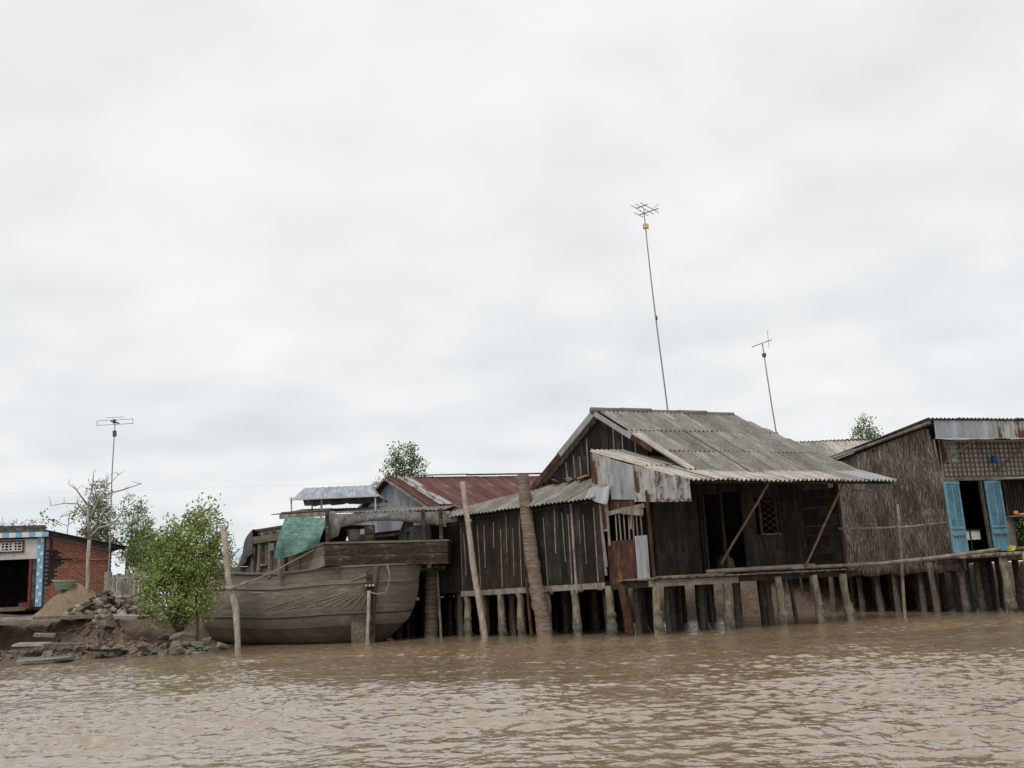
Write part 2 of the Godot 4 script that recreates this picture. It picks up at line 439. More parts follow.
func build_setting() -> void:
	# river surface
	var xs := steps([[-300.0, -60.0, 8.0], [-60.0, -17.0, 0.6], [-17.0, 17.0, 0.055], [17.0, 60.0, 0.6], [60.0, 300.0, 8.0]])
	var zs := steps([[40.0, 0.0, 0.6], [0.0, -4.0, 0.2], [-4.0, -14.0, 0.042], [-14.0, -29.0, 0.075], [-29.0, -42.0, 0.3]])
	var f := func(i: int, j: int) -> Vector3:
		return Vector3(xs[i], wave_height(xs[i], zs[j]), zs[j])
	var wm := StandardMaterial3D.new()
	wm.albedo_color = lin(.228, .166, .106)
	wm.roughness = 0.10
	wm.metallic_specular = 1.0
	var n := FastNoiseLite.new()
	n.seed = 5
	n.frequency = 0.02
	n.fractal_octaves = 4
	var im := n.get_seamless_image(512, 256)
	im.resize(512, 512, Image.INTERPOLATE_CUBIC)
	im.convert(Image.FORMAT_RGBA8)
	im.bump_map_to_normal_map(5.0)
	wm.normal_enabled = true
	wm.normal_texture = ImageTexture.create_from_image(im)
	wm.normal_scale = 0.8
	wm.uv1_triplanar = true
	wm.uv1_world_triplanar = true
	wm.uv1_scale = Vector3(0.45, 0.45, 0.75)
	var w := put(self, "water", grid(f, xs.size(), zs.size()), wm)
	w.set_meta("kind", "structure")
	# land: mud bank and the ground behind, one sheet out to the horizon
	var gx := steps([[-900.0, -60.0, 40.0], [-60.0, -18.0, 1.0], [-18.0, -6.0, 0.09], [-6.0, 24.0, 0.35], [24.0, 60.0, 2.0], [60.0, 900.0, 40.0]])
	var gz := steps([[-22.0, -33.0, 0.09], [-33.0, -48.0, 0.4], [-48.0, -120.0, 4.0], [-120.0, -900.0, 40.0]])
	var gf := func(i: int, j: int) -> Vector3:
		return Vector3(gx[i], ground_height(gx[i], gz[j]), gz[j])
	var g := put(self, "riverbank", grid(gf, gx.size(), gz.size()), M["mud"])
	g.set_meta("kind", "structure")
	# concrete path along the top of the bank
	var path := Node3D.new()
	path.name = "path"
	add_child(path)
	path.set_meta("kind", "structure")
	var px := [Vector3(-19.5, 1.10, -29.4), Vector3(-17.4, 1.085, -29.0), Vector3(-15.3, 1.075, -28.75), Vector3(-13.3, 1.06, -28.4), Vector3(-11.5, 1.02, -28.05), Vector3(-10.2, 0.93, -27.8)]
	for k in 5:
		bar(path, "slab", px[k], px[k + 1] - (px[k + 1] - px[k]).normalized() * 0.03, 0.9, 0.09, M["concrete_b"] if k % 2 else M["concrete"])

# ---------------------------------------------------------------- main stilt house
const FV := Vector3(0.906, 0, -0.423)
const AV := Vector3(-0.73, 0, -0.684)
const HO := Vector3(3.05, 0, -23.5)
func H(t: float, u: float, y: float) -> Vector3:
	# t metres along the river front, u metres back along the side, y height
	return HO + FV * t + AV * u + Vector3(0, y, 0)

func stilt(parent: Node3D, top: Vector3, base: Vector3, r: float, mat: Material, crust := true, called := "stilt") -> void:
	var s := pole(parent, called, base + Vector3(0, -0.7, 0), top, r * 1.08, r, mat, 0.028, 9, 8, 0.4)
	if crust:
		var d := (top - base).normalized()
		var hgt := rng.randf_range(0.35, 0.6)
		var pts := []
		var rad := []
		for k in 15:
			pts.append(base + d * (-0.2 + (hgt + 0.2) * k / 14.0) + Vector3(rng.randf_range(-0.01, 0.01), 0, rng.randf_range(-0.01, 0.01)))
			rad.append(r * (1.26 - 0.012 * k) * rng.randf_range(0.93, 1.07) if k < 14 else r * 0.9)
		tube(s, "barnacle_crust", pts, rad, M["crust"], 11, 0.7)

func board_wall(parent: Node3D, called: String, p: Vector3, dir: Vector3, length: float, y0: float, top: Callable, mats: Array, bw := 0.2, thick := 0.025, skip : Callable = none_fn) -> void:
	# upright boards of uneven width, each a piece of its own; top(s) gives the height
	var s := 0.0
	while s < length - 0.02:
		var w := minf(bw * rng.randf_range(0.8, 1.2), length - s)
		if length - s - w < 0.06:
			w = length - s
		var mid := s + w / 2
		var yt: float = top.call(mid)
		var runs := [[y0, yt]]
		if skip.is_valid():
			runs = skip.call(mid, y0, yt)
		for r in runs:
			if r[1] - r[0] > 0.05:
				var off := Vector3(dir.z, 0, -dir.x) * rng.randf_range(-0.008, 0.008)
				var b := p + dir * mid + off
				bar(parent, called, b + Vector3(0, r[0] - rng.randf() * 0.03, 0), b + dir * rng.randf_range(-0.01, 0.01) + Vector3(0, r[1], 0), w - 0.008, thick, mats[rng.randi() % mats.size()], dir)
		s += w

func main_house() -> void:
	rng.seed = 101
	var h := thing("stilt_house", "dark wooden stilt house with grey corrugated roof and rusty iron corner", "house", H(2.8, 1.5, 0))
	var dk := [M["dark_wood"], M["dark_wood"], M["dark_wood_b"], M["dark_wood_c"]]
	var br := [M["brown_wood"], M["brown_wood"], M["dark_wood_c"]]
	# --- platform
	var fl := put(h, "floor", box_mesh(Vector3(0.01, 0.01, 0.01)), M["brown_wood"], Transform3D(Basis.IDENTITY, H(2, 2, 1.3)))
	fl.mesh = quad_slab(H(0.1, 0.9, 0), H(5.6, 0.9, 0), H(5.6, 4.4, 0), H(0.1, 6.8, 0), 1.20, 1.28)
	fl.global_transform = Transform3D.IDENTITY
	bar(h, "front_beam", H(-0.12, 0.02, 1.16), H(2.35, 0.02, 1.15), 0.09, 0.15, M["deck_wood"])
	bar(h, "front_beam", H(2.28, 0.10, 1.17), H(6.1, 0.08, 1.17), 0.10, 0.13, M["brown_wood"])
	for k in 24:
		var t := -0.05 + k * 0.255
		bar(h, "deck_plank", H(t, -0.10 - rng.randf() * 0.06, 1.265 + rng.randf() * 0.012), H(t + 0.02, 0.95, 1.27), 0.16 + rng.randf() * 0.05, 0.035, M["deck_wood"])
	bar(h, "edge_board", H(0.0, -0.03, 1.30), H(1.9, -0.03, 1.305), 0.16, 0.04, M["deck_wood"])
	pole(h, "edge_log", H(1.45, -0.02, 1.37), H(4.7, -0.02, 1.40), 0.055, 0.06, M["deck_wood"], 0.03)
	pole(h, "edge_log", H(3.9, -0.06, 1.37), H(6.0, -0.04, 1.37), 0.05, 0.045, M["deck_wood"], 0.05)
	# --- stilts
	for s in [[0.05, 0.02, 0.09, 0.04], [2.0, 0.02, 0.092, 0.0], [3.55, 0.02, 0.09, 0.05], [4.65, 0.02, 0.095, 0.25], [5.6, 0.0, 0.092, 0.18]]:
		stilt(h, H(s[0], s[1], 1.17), H(s[0] + s[3], s[1], 0), s[2], M["stilt"])
	for u in [1.35, 2.45, 3.4, 4.3, 5.0, 5.7, 6.3]:
		stilt(h, H(0.03, u, 1.15), H(0.03 + 0.04, u + 0.02, 0), 0.095, M["stilt"])
	stilt(h, H(0.03, 0.93, 1.2), H(0.10, 0.83, 0), 0.10, M["stilt_red"], false)
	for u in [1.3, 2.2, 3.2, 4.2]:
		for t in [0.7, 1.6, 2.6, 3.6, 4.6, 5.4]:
			stilt(h, H(t, u, 1.2), H(t + rng.randf_range(-0.07, 0.07), u + rng.randf_range(-0.06, 0.06), 0), rng.randf_range(0.05, 0.08), M["bark"], u < 1.0)  # rear posts take darker bark, putting some underfloor shade into their colour
	# --- added rear wing, out of view, to shade the mud beneath
	put(h, "added_rear_floor", quad_slab(H(0.3, 4.45, 0), H(9.4, 4.45, 0), H(9.4, 11.5, 0), H(0.3, 11.5, 0), 1.18, 1.27), M["brown_wood"])
	put(h, "added_rear_roof", quad_slab(H(0.3, 4.5, 0), H(9.4, 4.5, 0), H(9.4, 11.5, 0), H(0.3, 11.5, 0), 3.05, 3.10), M["rust_t"])
	bar(h, "added_wing_wall", H(0.32, 4.5, 2.16), H(0.32, 11.5, 2.16), 0.04, 1.78, M["dark_wood"])
	bar(h, "added_wing_wall", H(9.38, 4.5, 2.16), H(9.38, 11.5, 2.16), 0.04, 1.78, M["dark_wood"])
	bar(h, "added_wing_wall", H(0.35, 11.5, 2.16), H(9.35, 11.5, 2.16), 0.04, 1.78, M["dark_wood"])
	bar(h, "added_wing_wall", H(5.7, 4.48, 2.16), H(9.36, 4.48, 2.16), 0.04, 1.78, M["dark_wood"])
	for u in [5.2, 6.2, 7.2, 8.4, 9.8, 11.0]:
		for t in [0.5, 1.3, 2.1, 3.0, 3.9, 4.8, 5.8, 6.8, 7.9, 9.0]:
			stilt(h, H(t, u, 1.2), H(t + rng.randf_range(-0.08, 0.08), u + rng.randf_range(-0.08, 0.08), 0), rng.randf_range(0.06, 0.10), M["bark"], false)  # darker bark again, deepening the gloom below the added wing
	# --- recessed front wall
	var wall_top := func(_s): return 3.95
	var sk := func(m: float, a: float, b: float) -> Array:
		var t := 0.97 + m
		if t > 2.36 and t < 2.95: return [[3.30, b]]
		if t > 3.0 and t < 3.62: return [[3.35, b]]
		if t > 4.15 and t < 4.77: return [[a, 2.25], [3.2, b]]
		return [[a, b]]
	board_wall(h, "wall_board", H(0.97, 0.9, 0), FV, 4.63, 1.28, wall_top, br, 0.19, 0.03, sk)
	for t in [2.34, 2.97, 3.64]:
		bar(h, "door_post", H(t, 0.87, 1.28), H(t, 0.87, 3.4), 0.07, 0.06, M["brown_wood"], FV)
	bar(h, "door_leaf", H(2.42, 1.02, 1.30), H(2.42, 1.02, 3.2), 0.05, 0.5, M["brown_wood"], FV)
	# window with a diamond grille
	var wf := bar(h, "window", H(4.15, 0.86, 2.25), H(4.77, 0.86, 2.25), 0.05, 0.05, M["bark"])
	bar(wf, "frame", H(4.15, 0.86, 2.25), H(4.15, 0.86, 3.2), 0.03, 0.05, M["bark"], FV)
	bar(wf, "frame", H(4.77, 0.86, 2.25), H(4.77, 0.86, 3.2), 0.03, 0.05, M["dark_wood"], FV)
	bar(wf, "frame", H(4.15, 0.86, 3.2), H(4.77, 0.86, 3.2), 0.03, 0.05, M["dark_wood"])
	for k in 6:
		var y := 2.25 + k * 0.158
		bar(wf, "grille_bar", H(4.17, 0.88, y), H(4.75, 0.88, minf(y + 0.32, 3.19)), 0.008, 0.008, M["metal_dark"])
		bar(wf, "grille_bar", H(4.17, 0.89, minf(y + 0.32, 3.19)), H(4.75, 0.89, y), 0.008, 0.008, M["metal_dark"])
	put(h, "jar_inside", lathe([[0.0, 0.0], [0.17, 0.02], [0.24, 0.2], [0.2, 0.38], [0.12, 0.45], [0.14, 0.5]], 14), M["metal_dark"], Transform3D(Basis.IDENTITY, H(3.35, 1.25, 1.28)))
	# --- verandah right end: level boards seen from inside
	for k in 9:
		var y := 1.36 + k * 0.235
		bar(h, "end_board", H(5.62, -0.02, y), H(5.62, 0.92, y + rng.randf_range(-0.01, 0.01)), 0.03, 0.225, [M["brown_wood"], M["dark_wood_c"]][k % 2])
	bar(h, "corner_post", H(5.66, -0.04, 1.2), H(5.66, -0.04, 3.5), 0.09, 0.09, M["brown_wood"], FV)
	bar(h, "corner_post", H(0.0, 0.0, 1.2), H(-0.03, 0.0, 3.3), 0.05, 0.06, M["stilt_red"], FV)
	bar(h, "side_wall", H(5.64, 0.92, 2.55), H(5.64, 4.4, 2.55), 0.04, 2.6, M["dark_wood"])
	bar(h, "rear_wall", H(0.97, 4.42, 2.6), H(5.6, 4.42, 2.6), 0.04, 2.7, M["dark_wood"])
	# --- left gable, boards with pale battens
	var gtop := func(s: float) -> float:
		var u := 0.9 + s
		return 5.46 - 0.69 * (2.29 - u) if u < 2.29 else 5.46 - 0.77 * (u - 2.29)
	board_wall(h, "gable_board", H(0.97, 0.9, 0), AV, 3.55, 1.28, gtop, dk, 0.2, 0.03)
	for s in [[0.35, 4.2, 4.75], [0.75, 4.3, 5.0], [1.02, 4.25, 5.15], [1.9, 3.95, 4.95], [2.15, 4.0, 4.5], [2.35, 3.95, 4.55], [2.62, 3.95, 4.4]]:
		bar(h, "batten", H(0.945, 0.9 + s[0], s[1]), H(0.945, 0.9 + s[0] + rng.randf_range(-0.03, 0.03), s[2]), 0.035, 0.02, M["grey_wood"], AV)
	bar(h, "batten", H(0.94, 2.65, 4.65), H(0.94, 2.42, 4.15), 0.04, 0.02, M["grey_wood"], AV)
	# --- main roof, front slope
	var down := (AV * -1.0 + Vector3(0, -0.69, 0)).normalized()
	var slope := (AV * -1.0 + Vector3(0, -0.69, 0)).length()
	var total := 2.69 * slope
	var rows := 3
	var rl := total / rows
	var rm := ["roof_a", "roof_b", "roof_a", "roof_c", "roof_b"]
	var right_edge := func(d: float) -> float: return 5.1 + 1.05 * d / total   # where the hip cuts the slope, d metres below the ridge
	for r in rows:
		var t := 0.80
		while t < right_edge.call((r + 1) * rl) - 0.02:
			var w := 0.86
			var d0 := r * rl
			var t_here := t
			var lift := -0.05 + 0.022 * (1 - r)
			w = minf(w, right_edge.call(d0 + rl) - t)
			var cut := func(s: float) -> Array:
				var need := (t_here + s - 5.1) / 1.05 * total
				return [clampf(need - d0, 0.0, rl + 0.08), rl + 0.10 + 0.015 * sin(t_here * 7.0)]
			sheet(h, "roof_sheet", H(t, 2.29, 5.65) + down * d0 + Vector3(0, lift + 0.008 * (int(t * 3) % 2), 0), FV, down, w + 0.05, rl, 0.132, 0.031, M[rm[(r * 2 + int(t / 0.86)) % 5]], cut, 0.02)
			t += 0.86
	# worn pale strip of a replaced sheet down the left rake
	sheet(h, "roof_sheet", H(0.74, 2.29, 5.61) + down * 1.35, FV, down, 0.34, 1.9, 0.132, 0.031, M["roof_pale"], none_fn, 0.02)
	# rear slope and hip end
	var rdown := (AV + Vector3(0, -0.77, 0)).normalized()
	for k in 5:
		sheet(h, "roof_sheet", H(0.76 + k * 0.87, 2.29, 5.58), FV, rdown, 0.9, 2.95, 0.132, 0.031, M[rm[k]])
	var ra := H(5.1, 2.29, 5.58)
	var rb := H(6.15, -0.42, 3.70)
	var rc := H(6.15, 4.6, 3.70)
	var tri := PackedVector3Array([ra, rb, rc])
	put(h, "hip_sheet", finish(tri, PackedVector2Array([Vector2(0, 0), Vector2(3, 0), Vector2(0, 3)]), PackedInt32Array([0, 1, 2])), M["roof_b"])
	# ridge capping in pieces
	for k in 5:
		var a := H(0.68 + k * 0.885, 2.29, 5.60 + 0.02 * (k % 2) - 0.004 * k)
		tube(h, "ridge_cap", [a, a + FV * 0.46, a + FV * 0.92], [0.085, 0.082, 0.088], M["roof_c"], 8, 0.1)
	# barge boards and flashing on the rakes
	bar(h, "barge_board", H(0.74, 2.30, 5.52), H(0.74, 3.55, 4.58), 0.03, 0.16, M["iron_clean_t"])
	bar(h, "barge_board", H(0.74, 3.50, 4.60), H(0.74, 4.65, 3.74), 0.03, 0.15, M["rust_t"])
	bar(h, "barge_board", H(0.74, 2.26, 5.51), H(0.74, 1.15, 4.75), 0.03, 0.12, M["iron_clean_t"])
	bar(h, "barge_board", H(0.75, 1.18, 4.76), H(0.75, 0.55, 4.33), 0.03, 0.11, M["rust_t"])
	# --- verandah roof: low pitch skirt along the front, longer at the left
	var vs := 1.01 / 2.85
	var vdown := (AV * -1.0 + Vector3(0, -vs, 0)).normalized()
	var vl := (AV + Vector3(0, vs, 0)).length()
	for k in 2:
		var t := -0.02 + k * 0.66
		sheet(h, "roof_sheet", H(t, 1.65, 4.47 + 0.012 * k), FV, vdown, 0.72, 1.62 * vl, 0.132, 0.031, M["roof_pale"] if k == 0 else M["roof_b"], none_fn, 0.02)
		sheet(h, "roof_sheet", H(t, 0.13, 3.90 + 0.012 * k), FV, vdown, 0.72, 1.33 * vl, 0.132, 0.031, M["roof_pale"], none_fn, 0.02)
	for k in 6:
		var t := 1.28 + k * 0.79
		sheet(h, "roof_sheet", H(t, 0.0, 3.46 + 1.2 * vs - 0.035 + rng.randf_range(-0.012, 0.012)), FV, vdown, 0.92, (1.2 + rng.randf_range(-0.03, 0.05)) * vl, 0.132, 0.031, M["roof_pale"] if k != 4 else M["roof_a"], none_fn, 0.02)
	sheet(h, "roof_sheet", H(5.22, 0.05, 3.88), FV, vdown, 0.95, 1.32 * vl, 0.132, 0.031, M["iron_clean"], none_fn, 0.03)
	pole(h, "purlin", H(0.0, -1.05, 3.40), H(6.2, -1.05, 3.36), 0.035, 0.035, M["brown_wood"])
	pole(h, "purlin", H(0.0, -0.1, 3.70), H(6.1, -0.1, 3.68), 0.04, 0.04, M["brown_wood"])
	for k in 5:
		pole(h, "rafter", H(0.3 + k * 1.35, -1.15, 3.36), H(0.3 + k * 1.35, 0.9, 4.06), 0.03, 0.03, M["brown_wood"])
	pole(h, "eave_prop", H(1.87, -0.02, 1.52), H(2.45, -1.0, 3.40), 0.032, 0.030, M["rod"], 0.02)
	pole(h, "eave_prop", H(4.25, -0.02, 1.20), H(4.75, -1.0, 3.38), 0.032, 0.030, M["rod"], 0.02)
	pole(h, "side_rail", H(5.64, -0.5, 3.22), H(6.3, -0.5, 3.22), 0.03, 0.03, M["grey_wood"])
	# --- rusty iron fascia on the left side of the verandah
	var fd := AV
	for s in [[1.60, 0.62, 4.36, 1.05, "iron_rusty"], [1.04, 0.72, 4.14, 1.00, "iron_clean"], [0.36, 0.66, 3.92, 0.90, "iron_rusty"], [-0.26, 0.62, 3.70, 0.74, "iron"], [-0.80, 0.42, 3.54, 0.62, "iron"]]:
		var u0: float = s[0]
		var ln: float = s[3]
		var cut2 := func(x: float) -> Array: return [x * 0.354, ln + 0.10 * x]
		sheet(h, "fascia_sheet", H(-0.04 - 0.01 * rng.randf(), u0, s[2] + 0.05), -AV, Vector3.DOWN, s[1], 1.0, 0.076, 0.008, M[s[4]], cut2, 0.03)
	# torn flap of iron hanging at the inner corner
	var flap := func(i: int, j: int) -> Vector3:
		return H(-0.10 - 0.05 * j, 1.62 - 0.165 * i, 3.52 - 0.035 * i * (1 if j > 1 else 0) - 0.075 * j - 0.03 * i * j * 0.3 + 0.02 * sin(i * 2.0))
	put(h, "loose_iron_flap", grid(flap, 5, 4, func(i, j): return Vector2(i * 0.2, j * 0.2)), M["iron_clean"])
	# --- side screen below the fascia: rust sheet, slatted window, grey sheet
	sheet(h, "side_panel", H(-0.01, 1.22, 3.40), -AV, Vector3.DOWN, 0.85, 0.52, 0.076, 0.008, M["rust"], none_fn, 0.03)
	sheet(h, "side_panel", H(-0.02, 1.30, 2.20), -AV, Vector3.DOWN, 0.95, 1.02, 0.076, 0.009, M["rust"], none_fn, 0.04)
	sheet(h, "side_panel", H(-0.05, 0.42, 2.27), -AV, Vector3.DOWN, 0.36, 1.04, 0.076, 0.007, M["iron_clean"], none_fn, 0.03)
	sheet(h, "side_panel", H(-0.03, 1.42, 3.25), -AV, Vector3.DOWN, 0.26, 0.80, 0.076, 0.008, M["iron_rusty"], none_fn, 0.03)
	bar(h, "lintel", H(-0.02, 1.2, 2.86), H(-0.02, 0.1, 2.96), 0.06, 0.10, M["grey_wood"])
	bar(h, "lintel", H(-0.05, 0.75, 2.90), H(-0.05, 0.12, 2.80), 0.03, 0.16, M["grey_wood"])
	for k in 7:
		var u := 1.0 - k * 0.125
		bar(h, "window_slat", H(0.0, u, 2.15), H(0.0, u + rng.randf_range(-0.03, 0.03), 2.9), 0.028, 0.018, M["grey_wood"], AV)
	bar(h, "window_slat", H(-0.04, 0.52, 2.45), H(-0.04, 0.44, 2.95), 0.04, 0.018, M["grey_wood"], AV)
	bar(h, "corner_board", H(-0.05, 1.34, 1.4), H(-0.04, 1.40, 3.1), 0.06, 0.03, M["grey_wood"], AV)
	bar(h, "corner_board", H(-0.07, 1.28, 1.6), H(-0.07, 1.36, 2.75), 0.05, 0.025, M["grey_wood"], AV)
	bar(h, "corner_board", H(-0.06, 1.16, 2.1), H(-0.06, 1.18, 2.85), 0.06, 0.025, M["grey_wood"], AV)
	bar(h, "sill_beam", H(-0.02, 0.0, 1.14), H(0.02, 1.45, 1.12), 0.09, 0.12, M["brown_wood"])
	# --- annex along the left side
	var atop := func(_s): return 3.36
	board_wall(h, "annex_board", H(0.0, 1.45, 0), AV, 4.95, 1.22, atop, dk, 0.22, 0.025)
	var bt := [1.62, 1.95, 2.12, 2.45, 2.62, 2.92, 3.25, 3.62, 3.85, 4.15, 4.4, 4.62, 4.85, 5.1, 5.45, 5.65, 5.95, 6.2]
	for k in bt.size():
		var y0 := rng.randf_range(1.25, 2.5)
		bar(h, "batten", H(-0.03, bt[k], y0 if k % 3 else 1.25), H(-0.03, bt[k] + rng.randf_range(-0.04, 0.04), rng.randf_range(2.75, 3.25)), 0.012 + 0.018 * rng.randf(), 0.02, M["grey_wood"] if k % 4 != 3 else M["deck_wood"], AV)
	bar(h, "batten", H(-0.06, 2.28, 1.02), H(-0.06, 2.30, 3.2), 0.06, 0.025, M["grey_wood"], AV)
	bar(h, "sill_beam", H(-0.03, 1.42, 1.17), H(-0.03, 6.42, 1.14), 0.06, 0.14, M["grey_wood"])
	bar(h, "wall_plate", H(-0.03, 1.5, 3.18), H(-0.03, 6.85, 3.14), 0.06, 0.09, M["dark_wood_c"])
	sheet(h, "end_panel", H(0.0, 6.42, 3.1), FV, Vector3.DOWN, 1.4, 1.9, 0.076, 0.009, M["iron_clean"])
	var adir := (FV * -1.0 + Vector3(0, -0.50, 0)).normalized()
	for k in 7:
		var u := 1.35 + k * 0.82
		var ww := 0.88
		var top_t := func(s: float) -> Array:
			var uu := u + s
			return [maxf(0.0, (uu - 4.3) * 0.42), 1.46]
		sheet(h, "roof_sheet", H(1.02, u, 3.90 + 0.012 * (k % 2) - 0.02 * (k / 6.0)), AV, adir, ww, 1.46, 0.132, 0.024, M[["roof_b", "roof_c", "roof_b", "roof_a", "roof_c", "roof_b", "roof_c"][k]], top_t, 0.02)
	for k in 3:
		put(h, "broken_tile", hull_of_points(Vector3(0.12, 0.015, 0.08), 0.4), M["orange_tile"] if k != 1 else M["roof_c"], Transform3D(Basis.from_euler(Vector3(0.4, k, 0.3)), H(0.85, 2.9 + k * 0.45, 3.94)))

func quad_slab(a: Vector3, b: Vector3, c: Vector3, d: Vector3, y0: float, y1: float) -> ArrayMesh:
	var v := PackedVector3Array()
	for y in [y0, y1]:
		for p in [a, b, c, d]:
			v.append(Vector3(p.x, y, p.z))
	var idx := PackedInt32Array([0, 2, 1, 0, 3, 2, 4, 5, 6, 4, 6, 7])
	for k in 4:
		var n := (k + 1) % 4
		idx.append_array([k, n, k + 4, n, n + 4, k + 4])
	return finish(v, PackedVector2Array(), idx, PackedColorArray(), true)

func lathe(prof: Array, sides := 16) -> ArrayMesh:
	var f := func(i: int, j: int) -> Vector3:
		var a := TAU * (i % sides) / sides
		return Vector3(cos(a) * prof[j][0], prof[j][1], sin(a) * prof[j][0])
	return grid(f, sides + 1, prof.size())

# ---------------------------------------------------------------- house with the red roof
func red_house() -> void:
	rng.seed = 202
	var cn := Vector3(-2.31, 0, -29.6)
	var g := Vector3(-0.65, 0, -0.76)
	var r := Vector3(0.94, 0, -0.34)
	var P := func(s: float, t: float, y: float) -> Vector3: return cn + g * s + r * t + Vector3(0, y, 0)
	var h := thing("red_roofed_house", "grey iron gable house with rusty red roof behind the barge", "house", P.call(2.6, 2, 0))
	# gable wall of upright iron sheets
	for k in 6:
		var s0 := 0.2 + k * 0.84
		var cut := func(x: float) -> Array:
			var s := s0 + x
			var top := 4.80 - absf(s - 2.68) * 0.49
			return [4.8 - top, 3.2]
		sheet(h, "gable_sheet", P.call(s0, 0.12, 4.8), g, Vector3.DOWN, 0.9, 3.2, 0.076, 0.009, M["iron_clean"] if k % 3 else M["iron_blue"], cut, 0.02)
	# roof
	var dn: Vector3 = (-g * 2.75 + Vector3(0, -1.34, 0)).normalized()
	for k in 7:
		sheet(h, "roof_sheet", P.call(2.68, -0.12 + k * 0.76, 4.87 + 0.01 * (k % 2)), r, dn, 0.82, 3.1, 0.09, 0.012, M["red_roof"] if k > 0 else M["red_roof_b"], none_fn, 0.02)
	sheet(h, "roof_patch", P.call(2.60, 0.22, 4.88), r, dn, 0.42, 2.5, 0.09, 0.012, M["iron"], none_fn, 0.02)
	var dn2: Vector3 = (g * 2.75 + Vector3(0, -1.34, 0)).normalized()
	for k in 7:
		sheet(h, "roof_sheet", P.call(2.68, -0.12 + k * 0.76, 4.865), r, dn2, 0.82, 3.1, 0.09, 0.012, M["red_roof"])
	bar(h, "ridge_cap", P.call(2.68, 0.9, 4.93), P.call(2.68, 2.6, 4.95), 0.22, 0.02, M["metal_pale"])
	bar(h, "ridge_cap", P.call(2.68, 2.6, 4.93), P.call(2.68, 5.2, 4.95), 0.20, 0.03, M["red_roof_t"])
	bar(h, "barge_board", P.call(2.70, -0.14, 4.83), P.call(0.0, -0.14, 3.50), 0.03, 0.07, M["grey_wood"])
	bar(h, "barge_board", P.call(2.66, -0.14, 4.83), P.call(5.4, -0.14, 3.50), 0.03, 0.07, M["grey_wood"])
	# front wall: dark opening, iron panel, grey boards
	sheet(h, "wall_sheet", P.call(0.5, 0.30, 2.95), r, Vector3.DOWN, 0.62, 0.85, 0.076, 0.009, M["iron_blue"])
	for k in 4:
		bar(h, "wall_board", P.call(0.45, -0.45, 1.32 + k * 0.21), P.call(0.45, 1.2, 1.33 + k * 0.21), 0.03, 0.205, M["concrete_b"] if k < 3 else M["grey_wood"])
	for k in 3:
		bar(h, "wall_board", P.call(0.55, -0.4, 2.2 + k * 0.24), P.call(0.55, 0.3, 2.2 + k * 0.24), 0.03, 0.23, M["brown_wood"])
	bar(h, "beam", P.call(0.4, -0.6, 3.05), P.call(0.4, 1.0, 3.1), 0.08, 0.16, M["grey_wood"])
	bar(h, "wall_post", P.call(0.42, -0.5, 1.2), P.call(0.42, -0.5, 3.4), 0.1, 0.1, M["dark_wood"], r)
	bar(h, "rear_wall", P.call(5.0, 0.2, 2.3), P.call(5.0, 5.0, 2.3), 0.04, 2.2, M["dark_wood"])
	var fl := put(h, "floor", quad_slab(P.call(0.3, -0.5, 0), P.call(0.3, 5, 0), P.call(5.2, 5, 0), P.call(5.2, -0.5, 0), 1.10, 1.22), M["brown_wood"])
	fl.name = "floor"
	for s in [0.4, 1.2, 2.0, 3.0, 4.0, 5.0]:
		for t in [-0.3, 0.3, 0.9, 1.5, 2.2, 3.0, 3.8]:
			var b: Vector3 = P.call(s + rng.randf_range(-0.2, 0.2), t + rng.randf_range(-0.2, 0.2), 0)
			stilt(h, b + Vector3(0.02, 1.15, 0), b, rng.randf_range(0.05, 0.08), M["bark"], s < 0.5)  # posts in darker bark, part of the shade below put in by colour

# ---------------------------------------------------------------- thatched house on the right
const RC := Vector3(11.20, 0, -26.95)
const RF := Vector3(0.951, 0, -0.309)
const RB := Vector3(-0.309, 0, -0.951)
func T(s: float, b: float, y: float) -> Vector3:
	# s along the front, b metres back
	return RC + RF * s + RB * b + Vector3(0, y, 0)

